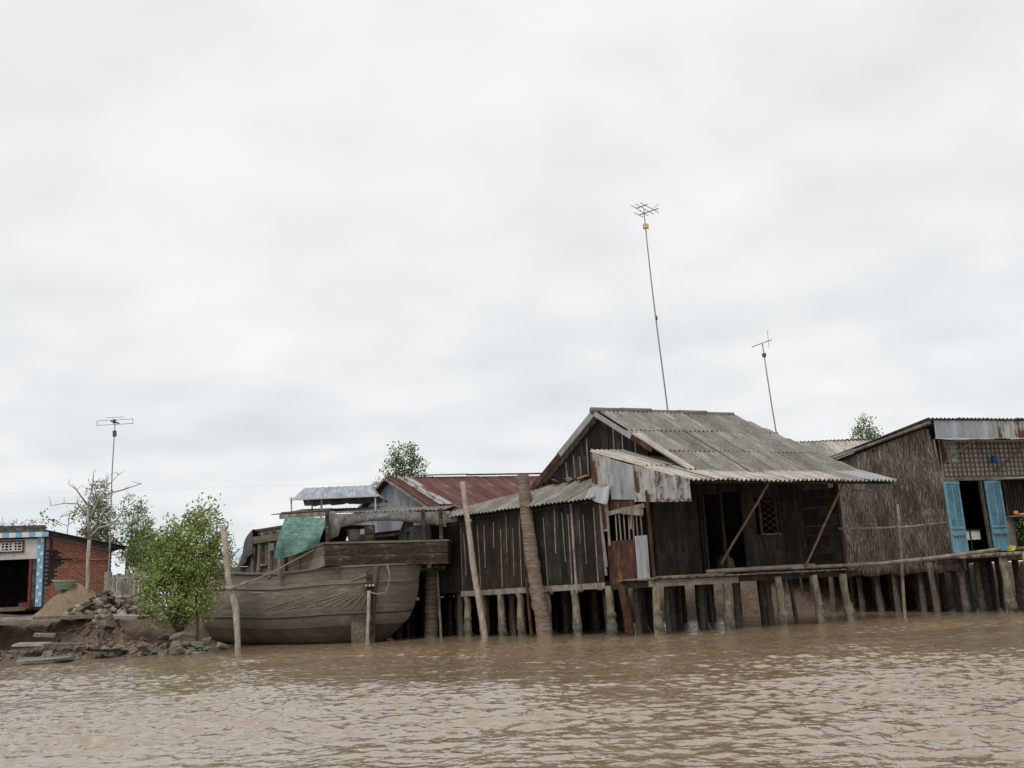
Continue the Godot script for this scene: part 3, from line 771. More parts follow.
func thatch_house() -> void:
	rng.seed = 303
	var h := thing("thatched_house", "brown thatch walled stilt house with blue shutters and iron fascia", "house", T(2, 2, 0))
	# side wall: backing plus hanging leaf blades; it leans out towards the top
	var foot := func(b: float) -> float: return lerpf(0.55, 0.25, b / 4.6)
	var top_y := func(b: float) -> float: return lerpf(4.94, 4.56, b / 4.6)
	var side := func(b: float, k: float) -> Vector3:   # k 0 at the foot, 1 at the top
		var lo := 1.08 + 0.04 * sin(b * 5.0)
		return T(lerpf(foot.call(b), -0.02, k), b, lerpf(lo, top_y.call(b), k))
	var wf := func(i: int, j: int) -> Vector3: return side.call(4.6 * i / 10.0, j / 8.0)
	var tw := put(h, "thatch_wall", grid(wf, 11, 9), M["thatch_back"])
	var v := PackedVector3Array()
	var col := PackedColorArray()
	var idx := PackedInt32Array()
	var out := -RF
	for n in 9500:
		var b := rng.randf_range(-0.02, 4.62)
		var k := rng.randf_range(0.06, 1.0)
		var l := rng.randf_range(0.25, 0.75)
		var w := rng.randf_range(0.012, 0.045)
		var p: Vector3 = side.call(b, k)
		var lean := rng.randfn(0.12, 0.22)
		var low: Vector3 = side.call(clampf(b - lean * l, -0.05, 4.65), maxf(k - l / 3.8, rng.randf_range(-0.012, 0.012)))
		var a := p + out * rng.randf_range(0.01, 0.05)
		var c := low + out * rng.randf_range(0.02, 0.07)
		var mid := (a + c) / 2 + out * 0.03
		var sidev := RB * w * 0.5
		var base := v.size()
		v.append_array([a - sidev, a + sidev, mid - sidev + out * 0.01, mid + sidev, c])
		var g := rng.randf_range(0.6, 1.3) * (0.9 + 0.7 * noise.get_noise_2d(b * 90, k * 260))
		var cc := Color(.305 * g, .258 * g, .218 * g)
		if rng.randf() < 0.15:
			cc = Color(.45 * g, .405 * g, .355 * g)
		for q in 5:
			col.append(cc)
		idx.append_array([base, base + 1, base + 2, base + 1, base + 3, base + 2, base + 2, base + 3, base + 4])
	var blades := put(tw, "thatch", finish(v, PackedVector2Array(), idx, col), M["blade"])
	blades.set_meta("kind", "stuff")
	pole(h, "corner_pole", T(0.58, -0.05, 1.1), T(-0.04, -0.05, 4.88), 0.05, 0.045, M["bark"], 0.03)
	pole(h, "corner_pole", T(0.52, -0.12, 1.3), T(0.10, -0.08, 4.6), 0.03, 0.03, M["stilt"], 0.04)
	# roof
	var dn := (RB * 4.9 + Vector3(0, -0.45, 0)).normalized()
	for k in 5:
		sheet(h, "roof_sheet", T(-0.22 + k * 0.98, -0.35, 5.13 + 0.012 * (k % 2)), RF, dn, 1.04, 5.3, 0.132, 0.025, M[["roof_b", "roof_a", "roof_a", "roof_c", "roof_b"][k]], none_fn, 0.02)
	pole(h, "rake_pole", T(-0.16, -0.3, 5.02), T(-0.16, 4.9, 4.58), 0.05, 0.05, M["grey_wood"], 0.03)
	bar(h, "rake_board", T(-0.2, 3.0, 4.74), T(-0.2, 5.0, 4.56), 0.03, 0.14, M["iron_clean_t"])
	# iron fascia and small awning
	for k in 4:
		sheet(h, "fascia_sheet", T(0.0 + k * 1.02, -0.30 - 0.012 * (k % 2), 5.08), RF, Vector3.DOWN, 1.06, 0.50, 0.09, 0.008, M[["iron_clean", "iron_clean", "iron_rusty", "iron_rusty"][k]], none_fn, 0.03)
	var ad := (-RB * 0.5 + Vector3(0, -0.10, 0)).normalized()
	for k in 4:
		sheet(h, "awning_sheet", T(-0.05 + k * 1.0, -0.28, 4.60), RF, ad, 1.04, 0.55 if k == 0 else 0.42, 0.09, 0.010, M["iron_clean"] if k == 0 else M["iron_rusty"], none_fn, 0.03)
	pole(h, "bracket", T(0.35, -0.02, 3.95), T(0.95, -0.65, 4.52), 0.03, 0.03, M["grey_wood"], 0.01)
	pole(h, "bracket", T(2.05, -0.05, 3.72), T(2.9, -0.6, 4.50), 0.03, 0.03, M["bark"], 0.02)
	sheet(h, "wall_sheet", T(0.36, -0.02, 4.58), RF, Vector3.DOWN, 0.48, 0.62, 0.09, 0.008, M["iron_rusty"])
	# lattice over the door
	bar(h, "lattice_backing", T(0.35, 0.06, 4.05), T(4.4, 0.06, 4.05), 0.02, 1.1, M["lattice_sheet"])
	for k in 27:
		var s := 0.38 + k * 0.15
		bar(h, "lattice_strip", T(s, 0.0, 3.54), T(s + rng.randf_range(-0.02, 0.02), 0.0, 4.55), 0.045, 0.012, M["bark"], RF)
	for k in 8:
		bar(h, "lattice_strip", T(0.36, -0.015, 3.60 + k * 0.125), T(4.4, -0.015, 3.61 + k * 0.125), 0.012, 0.032, M["bark"])
	bar(h, "door_head", T(0.15, -0.04, 3.52), T(4.4, -0.04, 3.53), 0.06, 0.09, M["stilt"])
	# wall of dark slats beside the door, interior box
	for k in 26:
		var s := 2.14 + k * 0.09
		bar(h, "wall_slat", T(s, 0.03, 1.6), T(s + rng.randf_range(-0.015, 0.015), 0.03, 3.5), 0.05, 0.015, [M["bark"], M["dark_wood_c"], M["dark_wood"]][rng.randi() % 3], RF)
	bar(h, "wall_panel", T(2.1, 0.10, 2.5), T(4.5, 0.10, 2.5), 0.02, 2.0, M["dark_wood_b"])
	bar(h, "wall_panel", T(0.45, 0.05, 2.3), T(0.66, 0.05, 2.3), 0.02, 2.4, M["dark_wood_b"])
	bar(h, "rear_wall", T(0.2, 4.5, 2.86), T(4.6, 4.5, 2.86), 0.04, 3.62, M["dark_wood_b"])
	put(h, "side_wall", wall_core(func(q, b, y): return T(4.6 + b, q - 0.3, y), 4.85, 1.35, func(q): return 5.08 - 0.093 * q), M["dark_wood_b"])
	put(h, "floor", quad_slab(T(0.4, -0.05, 0), T(4.6, -0.05, 0), T(4.6, 4.5, 0), T(0.3, 4.5, 0), 1.30, 1.42), M["brown_wood"])
	bar(h, "door_post", T(0.74, 0.0, 1.45), T(0.70, 0.0, 3.5), 0.06, 0.08, M["stilt"], RF)
	bar(h, "door_post", T(1.56, 0.0, 1.45), T(1.50, 0.0, 3.5), 0.06, 0.08, M["bark"], RF)
	# two blue louvred shutters, opened flat
	for a in [[0.19, 0.67, 0.24, 0.0], [1.54, 2.06, 1.55, -0.06]]:
		var sh := bar(h, "shutter", T((a[0] + a[1]) / 2 + 0.03, -0.10, 1.55), T((a[0] + a[1]) / 2, -0.10, 3.46), a[1] - a[0], 0.025, M["blue_shutter"], RF)
		for e in [a[0] + 0.025, (a[0] + a[1]) / 2, a[1] - 0.025]:
			bar(sh, "stile", T(e + 0.03, -0.12, 1.56), T(e, -0.12, 3.45), 0.05, 0.03, M["blue_shutter"], RF)
		for y in [1.60, 2.08, 2.22, 3.41]:
			bar(sh, "rail", T(a[0] + 0.015, -0.125, y), T(a[1] + 0.015, -0.125, y), 0.03, 0.07, M["blue_shutter"])
		bar(sh, "bolt_rail", T(a[0] + 0.03, -0.145, 2.02), T(a[1], -0.145, 2.03), 0.02, 0.045, M["grey_wood"])
		for k in 17:
			var y := 2.30 + k * 0.063
			for e in [0.0, 0.5]:
				var x0 := lerpf(a[0], a[1], e) + 0.05
				var x1 := lerpf(a[0], a[1], e + 0.5) - 0.03
				bar(sh, "louvre", T(x0, -0.118, y), T(x1, -0.118, y), 0.035, 0.012, M["blue_shutter"])
	# cupboard inside the door
	bar(h, "shelf_front", T(0.78, 0.3, 2.02), T(1.52, 0.3, 2.02), 0.03, 0.24, M["white_paint"])
	bar(h, "shelf_divider", T(1.18, 0.27, 1.6), T(1.18, 0.27, 2.16), 0.03, 0.03, M["dark_wood"], RF)
	bar(h, "shelf_top", T(0.72, 0.42, 2.17), T(1.55, 0.42, 2.17), 0.35, 0.03, M["dark_wood"])
	# ledge outside the slatted wall
	bar(h, "ledge", T(2.08, -0.22, 2.46), T(3.4, -0.22, 2.48), 0.34, 0.035, M["deck_wood"])
	bar(h, "ledge_panel", T(2.2, -0.1, 1.6), T(2.2, -0.1, 2.44), 0.26, 0.04, M["deck_wood"], RF)
	bar(h, "ledge_awning", T(1.95, -0.25, 3.48), T(3.4, -0.25, 3.50), 0.4, 0.02, M["metal_pale"])
	put(h, "added_rear_floor", quad_slab(T(0.3, 4.55, 0), T(4.6, 4.55, 0), T(4.6, 10.5, 0), T(0.3, 10.5, 0), 1.28, 1.40), M["brown_wood"])  # added rear part, out of view, to darken the ground below this house
	put(h, "added_rear_roof", quad_slab(T(0.3, 4.55, 0), T(4.6, 4.55, 0), T(4.6, 10.5, 0), T(0.3, 10.5, 0), 3.6, 3.66), M["rust_t"])
	bar(h, "added_wing_wall", T(0.32, 4.56, 2.5), T(0.32, 10.5, 2.5), 0.04, 2.2, M["dark_wood"])
	bar(h, "added_wing_wall", T(4.58, 4.56, 2.5), T(4.58, 10.5, 2.5), 0.04, 2.2, M["dark_wood"])
	# stilts
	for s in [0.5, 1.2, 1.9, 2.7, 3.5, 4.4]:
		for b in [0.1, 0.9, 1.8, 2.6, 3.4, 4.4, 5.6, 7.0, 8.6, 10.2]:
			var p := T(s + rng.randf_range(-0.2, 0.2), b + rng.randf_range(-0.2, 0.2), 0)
			stilt(h, p + Vector3(rng.randf_range(-0.05, 0.05), 1.35, 0), p, rng.randf_range(0.06, 0.095), M["bark"], b < 0.5)  # darker bark on these posts adds to the shade below the floor
	# front deck of loose poles and boards on posts
	var fo := -RB
	for k in 14:
		var o := 0.15 + k * 0.125
		pole(h, "deck_pole", T(0.30 + 0.35 * (k / 13.0) + rng.randf_range(-0.1, 0.1), -o, 1.44 + rng.randf() * 0.02), T(4.6, -o, 1.50), 0.05, 0.045, M["deck_wood"] if k % 3 else M["bark"], 0.03, 6)
	for s in [[0.75, 1.30, 0.11], [2.4, 1.3, 0.1], [3.8, 1.3, 0.1]]:
		stilt(h, T(s[0] - 0.05, -s[1], 1.38), T(s[0], -s[1], 0), s[2], M["stilt"], true)
	bar(h, "deck_beam", T(0.6, -1.3, 1.36), T(4.6, -1.3, 1.40), 0.1, 0.12, M["stilt"])
	for s in [[0.78, -1.95, 0.045, "bamboo"], [0.93, -1.97, 0.07, "bark"], [1.35, -1.96, 0.07, "bark"], [2.3, -1.95, 0.07, "bark"], [3.2, -1.95, 0.07, "bark"]]:
		stilt(h, T(s[0] - 0.06, s[1], 1.50), T(s[0] + 0.06, s[1], 0), s[2], M[s[3]], false)
	for k in 9:
		var o := 1.62 + rng.randf() * 0.5
		pole(h, "loose_pole", T(0.55 + rng.randf() * 0.6, -o, 1.56 + 0.03 * rng.randf()), T(3.0 + rng.randf() * 1.5, -o + rng.randf_range(-0.2, 0.2), 1.58 + 0.05 * rng.randf()), 0.035, 0.03, [M["bark"], M["deck_wood"], M["rod"]][k % 3], 0.03, 6)
	var yb := put(self, "yellow_bag", hull_of_points(Vector3(0.08, 0.06, 0.07), 0.35), M["yellow"], Transform3D(Basis.IDENTITY, T(0.86, -1.45, 1.60)))
	tag(yb, "crumpled yellow bag on the deck below the blue shutters", "bag")
	var bb := put(self, "blue_bag", lathe([[0.0, -0.16], [0.13, -0.12], [0.15, 0.0], [0.12, 0.12], [0.03, 0.18], [0.0, 0.2]], 10), M["blue_plastic"], Transform3D(Basis.from_scale(Vector3.ONE * 0.62), T(1.95, -0.16, 4.02)))
	tag(bb, "blue plastic bag hung on the lattice over the shutters", "bag")
	var of := put(self, "orange_fruit", lathe([[0.0, -0.06], [0.05, -0.04], [0.07, 0.0], [0.05, 0.05], [0.0, 0.065]], 10), M["orange"], Transform3D(Basis.IDENTITY, T(2.35, -0.22, 2.55)))
	tag(of, "small orange fruit on the ledge beside the shutter", "fruit")
	var cb := put(self, "fruit_tray", lathe([[0.0, 0.0], [0.13, 0.0], [0.17, 0.05], [0.15, 0.055], [0.12, 0.02]], 12), M["cream"], Transform3D(Basis.IDENTITY, T(2.62, -0.22, 2.485)))
	tag(cb, "shallow cream tray on the ledge beside the shutter", "tray")
	# flowering pot plant and water jar at the deck
	var pl := thing("potted_flower", "red flowering plant in a pot on the right deck", "plant", T(2.36, -0.75, 1.52))
	put(pl, "pot", lathe([[0.0, 0.0], [0.14, 0.0], [0.19, 0.28], [0.16, 0.28], [0.13, 0.24]], 14), M["stilt_red"], Transform3D(Basis.IDENTITY, pl.position))
	leaf_crown(pl, "foliage", [[pl.position + Vector3(0, 0.55, 0), Vector3(0.28, 0.3, 0.28)]], 260, 0.09, Color(.04, .10, .025), 7)
	for k in 9:
		var q := pl.position + Vector3(rng.randf_range(-0.36, 0.10), rng.randf_range(0.62, 0.98), rng.randf_range(0.12, 0.36))
		put(pl, "flower", hull_of_points(Vector3(0.05, 0.035, 0.05), 0.5), M["petal"], Transform3D(Basis.from_euler(Vector3(k, k * 2, 0)), q))
	var jar := put(self, "water_jar", lathe([[0.0, 0.0], [0.30, 0.0], [0.48, 0.25], [0.52, 0.55], [0.42, 0.85], [0.27, 0.98], [0.31, 1.05], [0.25, 1.05], [0.22, 0.95]], 20), M["stilt"], Transform3D(Basis.IDENTITY, T(2.35, -0.7, 0.35)))
	tag(jar, "big tan clay water jar under the right deck", "jar")
	var jb := bar(jar, "jar_stand", T(2.0, -0.7, 0.32), T(2.7, -0.7, 0.32), 0.7, 0.06, M["stilt"])
	for s in [2.1, 2.6]:
		pole(jar, "jar_stand", T(s, -0.7, -0.5), T(s, -0.7, 0.3), 0.05, 0.05, M["stilt"])

# ---------------------------------------------------------------- plants
func leaf_crown(parent: Node3D, called: String, lobes: Array, count: int, size: float, base: Color, sd: int) -> MeshInstance3D:
	# many small folded leaves in twig clumps spread through ellipsoid lobes
	var r := RandomNumberGenerator.new()
	r.seed = sd
	var v := PackedVector3Array()
	var col := PackedColorArray()
	var idx := PackedInt32Array()
	var vol := 0.0
	for l in lobes:
		vol += l[1].x * l[1].y * l[1].z
	for l in lobes:
		var share: float = l[1].x * l[1].y * l[1].z / vol
		var clumps := maxi(3, int(count * share / 20.0))
		for k in clumps:
			var d := Vector3(r.randfn(), r.randfn(), r.randfn()).normalized()
			var rad := pow(r.randf(), 0.36)
			if r.randf() < 0.12:
				rad = r.randf_range(1.0, 1.22)
			var c: Vector3 = l[0] + d * rad * l[1]
			var tone := r.randf_range(0.8, 1.25)
			var hue := r.randf_range(-0.15, 0.2)
			for n in 20:
				var p := c + (Vector3(r.randfn(), r.randfn(), r.randfn()) * 0.95 + d * r.randf_range(0.0, 1.6)) * size
				var ax := (Vector3(r.randfn(), r.randfn() * 0.8 + 0.4, r.randfn()) + d * 0.6).normalized()
				var sd2 := ax.cross(Vector3(r.randfn(), r.randfn(), r.randfn())).normalized()
				var nn := ax.cross(sd2)
				var ln := size * r.randf_range(0.7, 1.3)
				var wd := ln * 0.26
				var b := v.size()
				v.append_array([p, p + ax * ln * 0.5 + sd2 * wd + nn * wd * 0.4, p + ax * ln * 0.5 - sd2 * wd + nn * wd * 0.4, p + ax * ln])
				var g := tone * r.randf_range(0.8, 1.2)
				var cc := Color(base.r * g * (1 + hue), base.g * g, base.b * g)
				for q in 4:
					col.append(cc)
				idx.append_array([b, b + 1, b + 3, b, b + 3, b + 2])
	return put(parent, called, finish(v, PackedVector2Array(), idx, col), M["leaf"])

func branchy(parent: Node3D, base: Vector3, tips: Array, r0: float, mat: Material) -> void:
	for tp in tips:
		var p: Vector3 = tp
		var mid := base.lerp(p, 0.5) + Vector3(rng.randf_range(-0.1, 0.1), 0.1, rng.randf_range(-0.1, 0.1)) * base.distance_to(p) * 0.4
		tube(parent, "branch", [base, base.lerp(mid, 0.5), mid, mid.lerp(p, 0.5), p], [r0, r0 * 0.85, r0 * 0.65, r0 * 0.4, r0 * 0.15], mat, 6, 0.2)

func tree(called: String, label: String, base: Vector3, height: float, lobes: Array, count: int, size: float, c: Color, sd: int, group := "", trunk_r := 0.12) -> Node3D:
	rng.seed = sd
	var t := thing(called, label, "tree", base, group)
	var top := base + Vector3(0, height * 0.55, 0)
	pole(t, "trunk", base - Vector3(0, 0.4, 0), top, trunk_r, trunk_r * 0.6, M["bark"], 0.12, 8, 6, 0.2)
	var tips := []
	for l in lobes:
		tips.append(base + l[0] + Vector3(0, l[1].y * 0.4, 0))
	branchy(t, base + Vector3(0, height * 0.35, 0), tips, trunk_r * 0.5, M["bark"])
	var abs_l := []
	for l in lobes:
		abs_l.append([base + l[0], l[1]])
	leaf_crown(t, "crown", abs_l, count, size, c, sd)
	return t

func plants() -> void:
	# the bright bush on the bank
	var V := func(x: float, y: float, z: float) -> Vector3: return Vector3(x, y, z)
	var bush := thing("mangrove_bush", "bright green leafy bush on the bank beside the barge", "bush", Vector3(-9.15, 0.6, -27.3))
	rng.seed = 404
	var b0 := bush.position
	var lobes := []
	for l in [[0.45, 3.05, 0.0, 0.34, 0.45], [0.75, 2.55, 0.1, 0.42, 0.5], [0.1, 2.7, -0.2, 0.4, 0.5], [-0.25, 2.25, 0.1, 0.45, 0.45], [0.35, 2.0, 0.2, 0.6, 0.5], [0.9, 1.9, -0.1, 0.42, 0.5], [-0.45, 1.75, 0.0, 0.42, 0.5], [-0.75, 1.4, 0.1, 0.3, 0.32], [0.0, 1.45, 0.25, 0.6, 0.5], [0.65, 1.25, 0.2, 0.5, 0.45], [-0.5, 1.1, 0.2, 0.5, 0.4], [0.15, 0.7, 0.4, 0.55, 0.4], [-0.4, 0.5, 0.3, 0.4, 0.3], [0.75, 0.75, 0.35, 0.35, 0.35]]:
		lobes.append([b0 + Vector3(l[0], l[1] * 0.94, l[2]), Vector3(l[3], l[4], l[3] * 1.1)])
	for k in 16:   # upright leafy shoots
		var an := rng.randf_range(-1.3, 1.3)
		var pr := lobes[rng.randi() % 9][0] as Vector3
		lobes.append([pr + Vector3(sin(an) * 0.5, 0.12 + 0.2 * cos(an), rng.randf_range(-0.3, 0.3)), Vector3(0.12, 0.30, 0.12)])
	var tips := []
	for l in lobes:
		tips.append(l[0] + Vector3(0, 0.15, 0))
	branchy(bush, b0 - Vector3(0, 0.2, 0), tips, 0.035, M["bark"])
	pole(bush, "trunk", b0 + Vector3(0.55, -0.5, 0.35), b0 + Vector3(0.5, 1.6, 0.1), 0.045, 0.025, M["bark"], 0.06)
	leaf_crown(bush, "foliage", lobes, 14500, 0.088, Color(.205, .268, .085), 405)
	tree("garden_tree", "slim green tree standing right behind the bare tree", V.call(-17.7, 1.5, -42.0), 5.0, [[V.call(0.1, 4.4, 0), Vector3(0.34, 0.6, 0.35)], [V.call(0.15, 3.4, 0), Vector3(0.58, 0.6, 0.5)], [V.call(0.0, 2.4, 0), Vector3(0.75, 0.6, 0.7)]], 6200, 0.10, Color(.15, .205, .085), 411, "trees behind the brick house", 0.1)
	tree("garden_tree", "bushy green tree at the right end of the brick house", V.call(-16.2, 1.5, -42.0), 4.5, [[V.call(0.1, 3.7, 0), Vector3(0.38, 0.6, 0.4)], [V.call(0.3, 2.9, 0), Vector3(0.65, 0.6, 0.6)], [V.call(0.7, 2.1, 0), Vector3(0.9, 0.6, 0.8)], [V.call(1.4, 1.4, 0.5), Vector3(1.0, 0.7, 0.9)]], 9000, 0.10, Color(.15, .215, .08), 412, "trees behind the brick house", 0.1)
	tree("garden_tree", "low dense green tree behind the bright bush and grey fence", V.call(-13.3, 1.2, -36.8), 3.0, [[V.call(0.0, 2.2, 0), Vector3(0.8, 0.5, 0.6)], [V.call(0.6, 1.8, 0), Vector3(0.7, 0.6, 0.6)], [V.call(-0.6, 1.7, 0), Vector3(0.6, 0.4, 0.5)]], 4200, 0.10, Color(.115, .165, .048), 413, "trees behind the brick house", 0.08)
	tree("rear_tree", "rounded green treetop rising behind the red roof", V.call(-5.2, 1.2, -45.0), 6.4, [[V.call(0.2, 6.05, 0), Vector3(0.55, 0.65, 0.5)], [V.call(0.45, 5.3, 0), Vector3(0.6, 0.6, 0.6)], [V.call(-0.75, 5.2, 0), Vector3(0.28, 0.45, 0.3)], [V.call(-0.1, 4.6, 0), Vector3(1.0, 0.6, 0.8)]], 5200, 0.12, Color(.105, .155, .062), 414, "", 0.15)
	tree("rear_tree", "feathery green treetop behind the thatched house roof", V.call(15.9, 1.2, -45.0), 6.6, [[V.call(0.05, 6.5, 0), Vector3(0.32, 0.6, 0.3)], [V.call(0.0, 5.8, 0), Vector3(0.6, 0.55, 0.5)], [V.call(0.1, 5.0, 0), Vector3(0.9, 0.6, 0.7)]], 3600, 0.11, Color(.13, .18, .075), 415, "", 0.12)
	for a in [[-2.6, -39.0, 1.1], [-0.6, -40.0, 1.3], [2.0, -41.0, 1.0], [9.0, -42.0, 1.2], [11.5, -41.0, 1.1]]:
		var sp := thing("shore_shrub", ["low shrub behind the barge rudder", "low shrub behind the red roofed house stilts", "low shrub far behind the annex stilts", "low shrub far behind the verandah's right stilts", "low shrub far behind the thatched house stilts"][[-2.6, -0.6, 2.0, 9.0, 11.5].find(a[0])], "shrub", V.call(a[0], 0.9, a[1]), "shrubs behind the stilts")
		leaf_crown(sp, "foliage", [[sp.position + V.call(0, 0.6 * a[2], 0), Vector3(1.4, 0.8, 0.9) * a[2]]], 2200, 0.13, Color(.08, .13, .04), int(500 + a[0] * 3))
		pole(sp, "stem", sp.position - V.call(0, 0.3, 0), sp.position + V.call(0, 0.9, 0), 0.05, 0.03, M["bark"])
	# bare tree in front of the brick wall
	rng.seed = 420
	var bt := thing("bare_tree", "leafless grey tree in front of the brick wall", "tree", V.call(-13.69, 1.1, -32.0))
	var bp := bt.position
	tube(bt, "trunk", [bp - V.call(0, 0.4, 0), bp + V.call(0.02, 0.9, 0), bp + V.call(0.0, 1.7, 0), bp + V.call(0.03, 2.35, 0)], [0.075, 0.065, 0.06, 0.055], M["bark_pale"], 8, 0.2)
	var limbs := [
		[[0.03, 2.3], [0.0, 2.9], [-0.1, 3.4], [0.0, 3.9], [0.12, 4.45]],
		[[0.03, 2.35], [0.35, 2.65], [0.75, 2.75], [1.4, 2.8], [1.9, 3.1]],
		[[0.0, 2.9], [0.3, 3.5], [0.6, 3.75], [1.0, 3.85], [1.65, 4.0]],
		[[0.0, 3.0], [-0.35, 3.45], [-0.85, 3.5], [-1.3, 3.45]],
		[[0.3, 3.5], [0.55, 4.0], [0.85, 4.35]],
		[[-0.1, 3.4], [-0.4, 3.9], [-0.7, 4.1]],
		[[0.05, 2.5], [0.4, 3.0], [0.65, 3.6]],
		[[0.0, 3.9], [0.25, 4.15], [0.5, 4.12]],
		[[0.75, 2.75], [1.0, 3.1], [1.15, 3.5]],
		[[-0.35, 3.45], [-0.5, 3.2], [-0.9, 3.05]]]
	for l in limbs:
		var pts := []
		var rad := []
		for k in l.size():
			pts.append(bp + V.call(l[k][0], l[k][1], 0.12 * sin(k * 1.7 + l[0][0] * 5)))
			rad.append(lerpf(0.045, 0.012, float(k) / (l.size() - 1)) * (1.0 if l.size() > 4 else 0.7))
		tube(bt, "branch", pts, rad, M["bark_pale"], 6, 0.2)
		for k in 4:
			var p: Vector3 = pts[1 + rng.randi() % (pts.size() - 1)]
			tube(bt, "twig", [p, p + V.call(rng.randf_range(-0.25, 0.3), rng.randf_range(0.05, 0.3), rng.randf_range(-0.2, 0.2))], [0.010, 0.006], M["bark_pale"], 5)
	# branch with yellow-green leaves reaching in over the flat roof
	var lb := thing("leafy_sapling", "thin sapling with few yellowing leaves above the flat roof", "tree", V.call(-18.6, 1.4, -40.8))
	var lp := lb.position
	tube(lb, "trunk", [lp - V.call(0, 0.4, 0), lp + V.call(0.1, 1.5, 0), lp + V.call(0.25, 2.7, 0), lp + V.call(0.3, 3.45, 0)], [0.035, 0.03, 0.022, 0.012], M["bark_pale"], 6)
	for q in [[0.3, 3.2, -0.8, 3.55], [0.3, 3.25, 1.2, 3.8], [0.3, 3.3, 0.35, 3.9]]:
		tube(lb, "branch", [lp + V.call(q[0], q[1], 0), lp + V.call((q[0] + q[2]) / 2, (q[1] + q[3]) / 2 + 0.08, 0), lp + V.call(q[2], q[3], 0)], [0.014, 0.011, 0.006], M["bark_pale"], 5)
	leaf_crown(lb, "foliage", [[lp + V.call(-0.5, 3.5, 0), Vector3(0.4, 0.12, 0.2)], [lp + V.call(0.8, 3.7, 0), Vector3(0.5, 0.14, 0.2)]], 160, 0.13, Color(.16, .17, .05), 421)

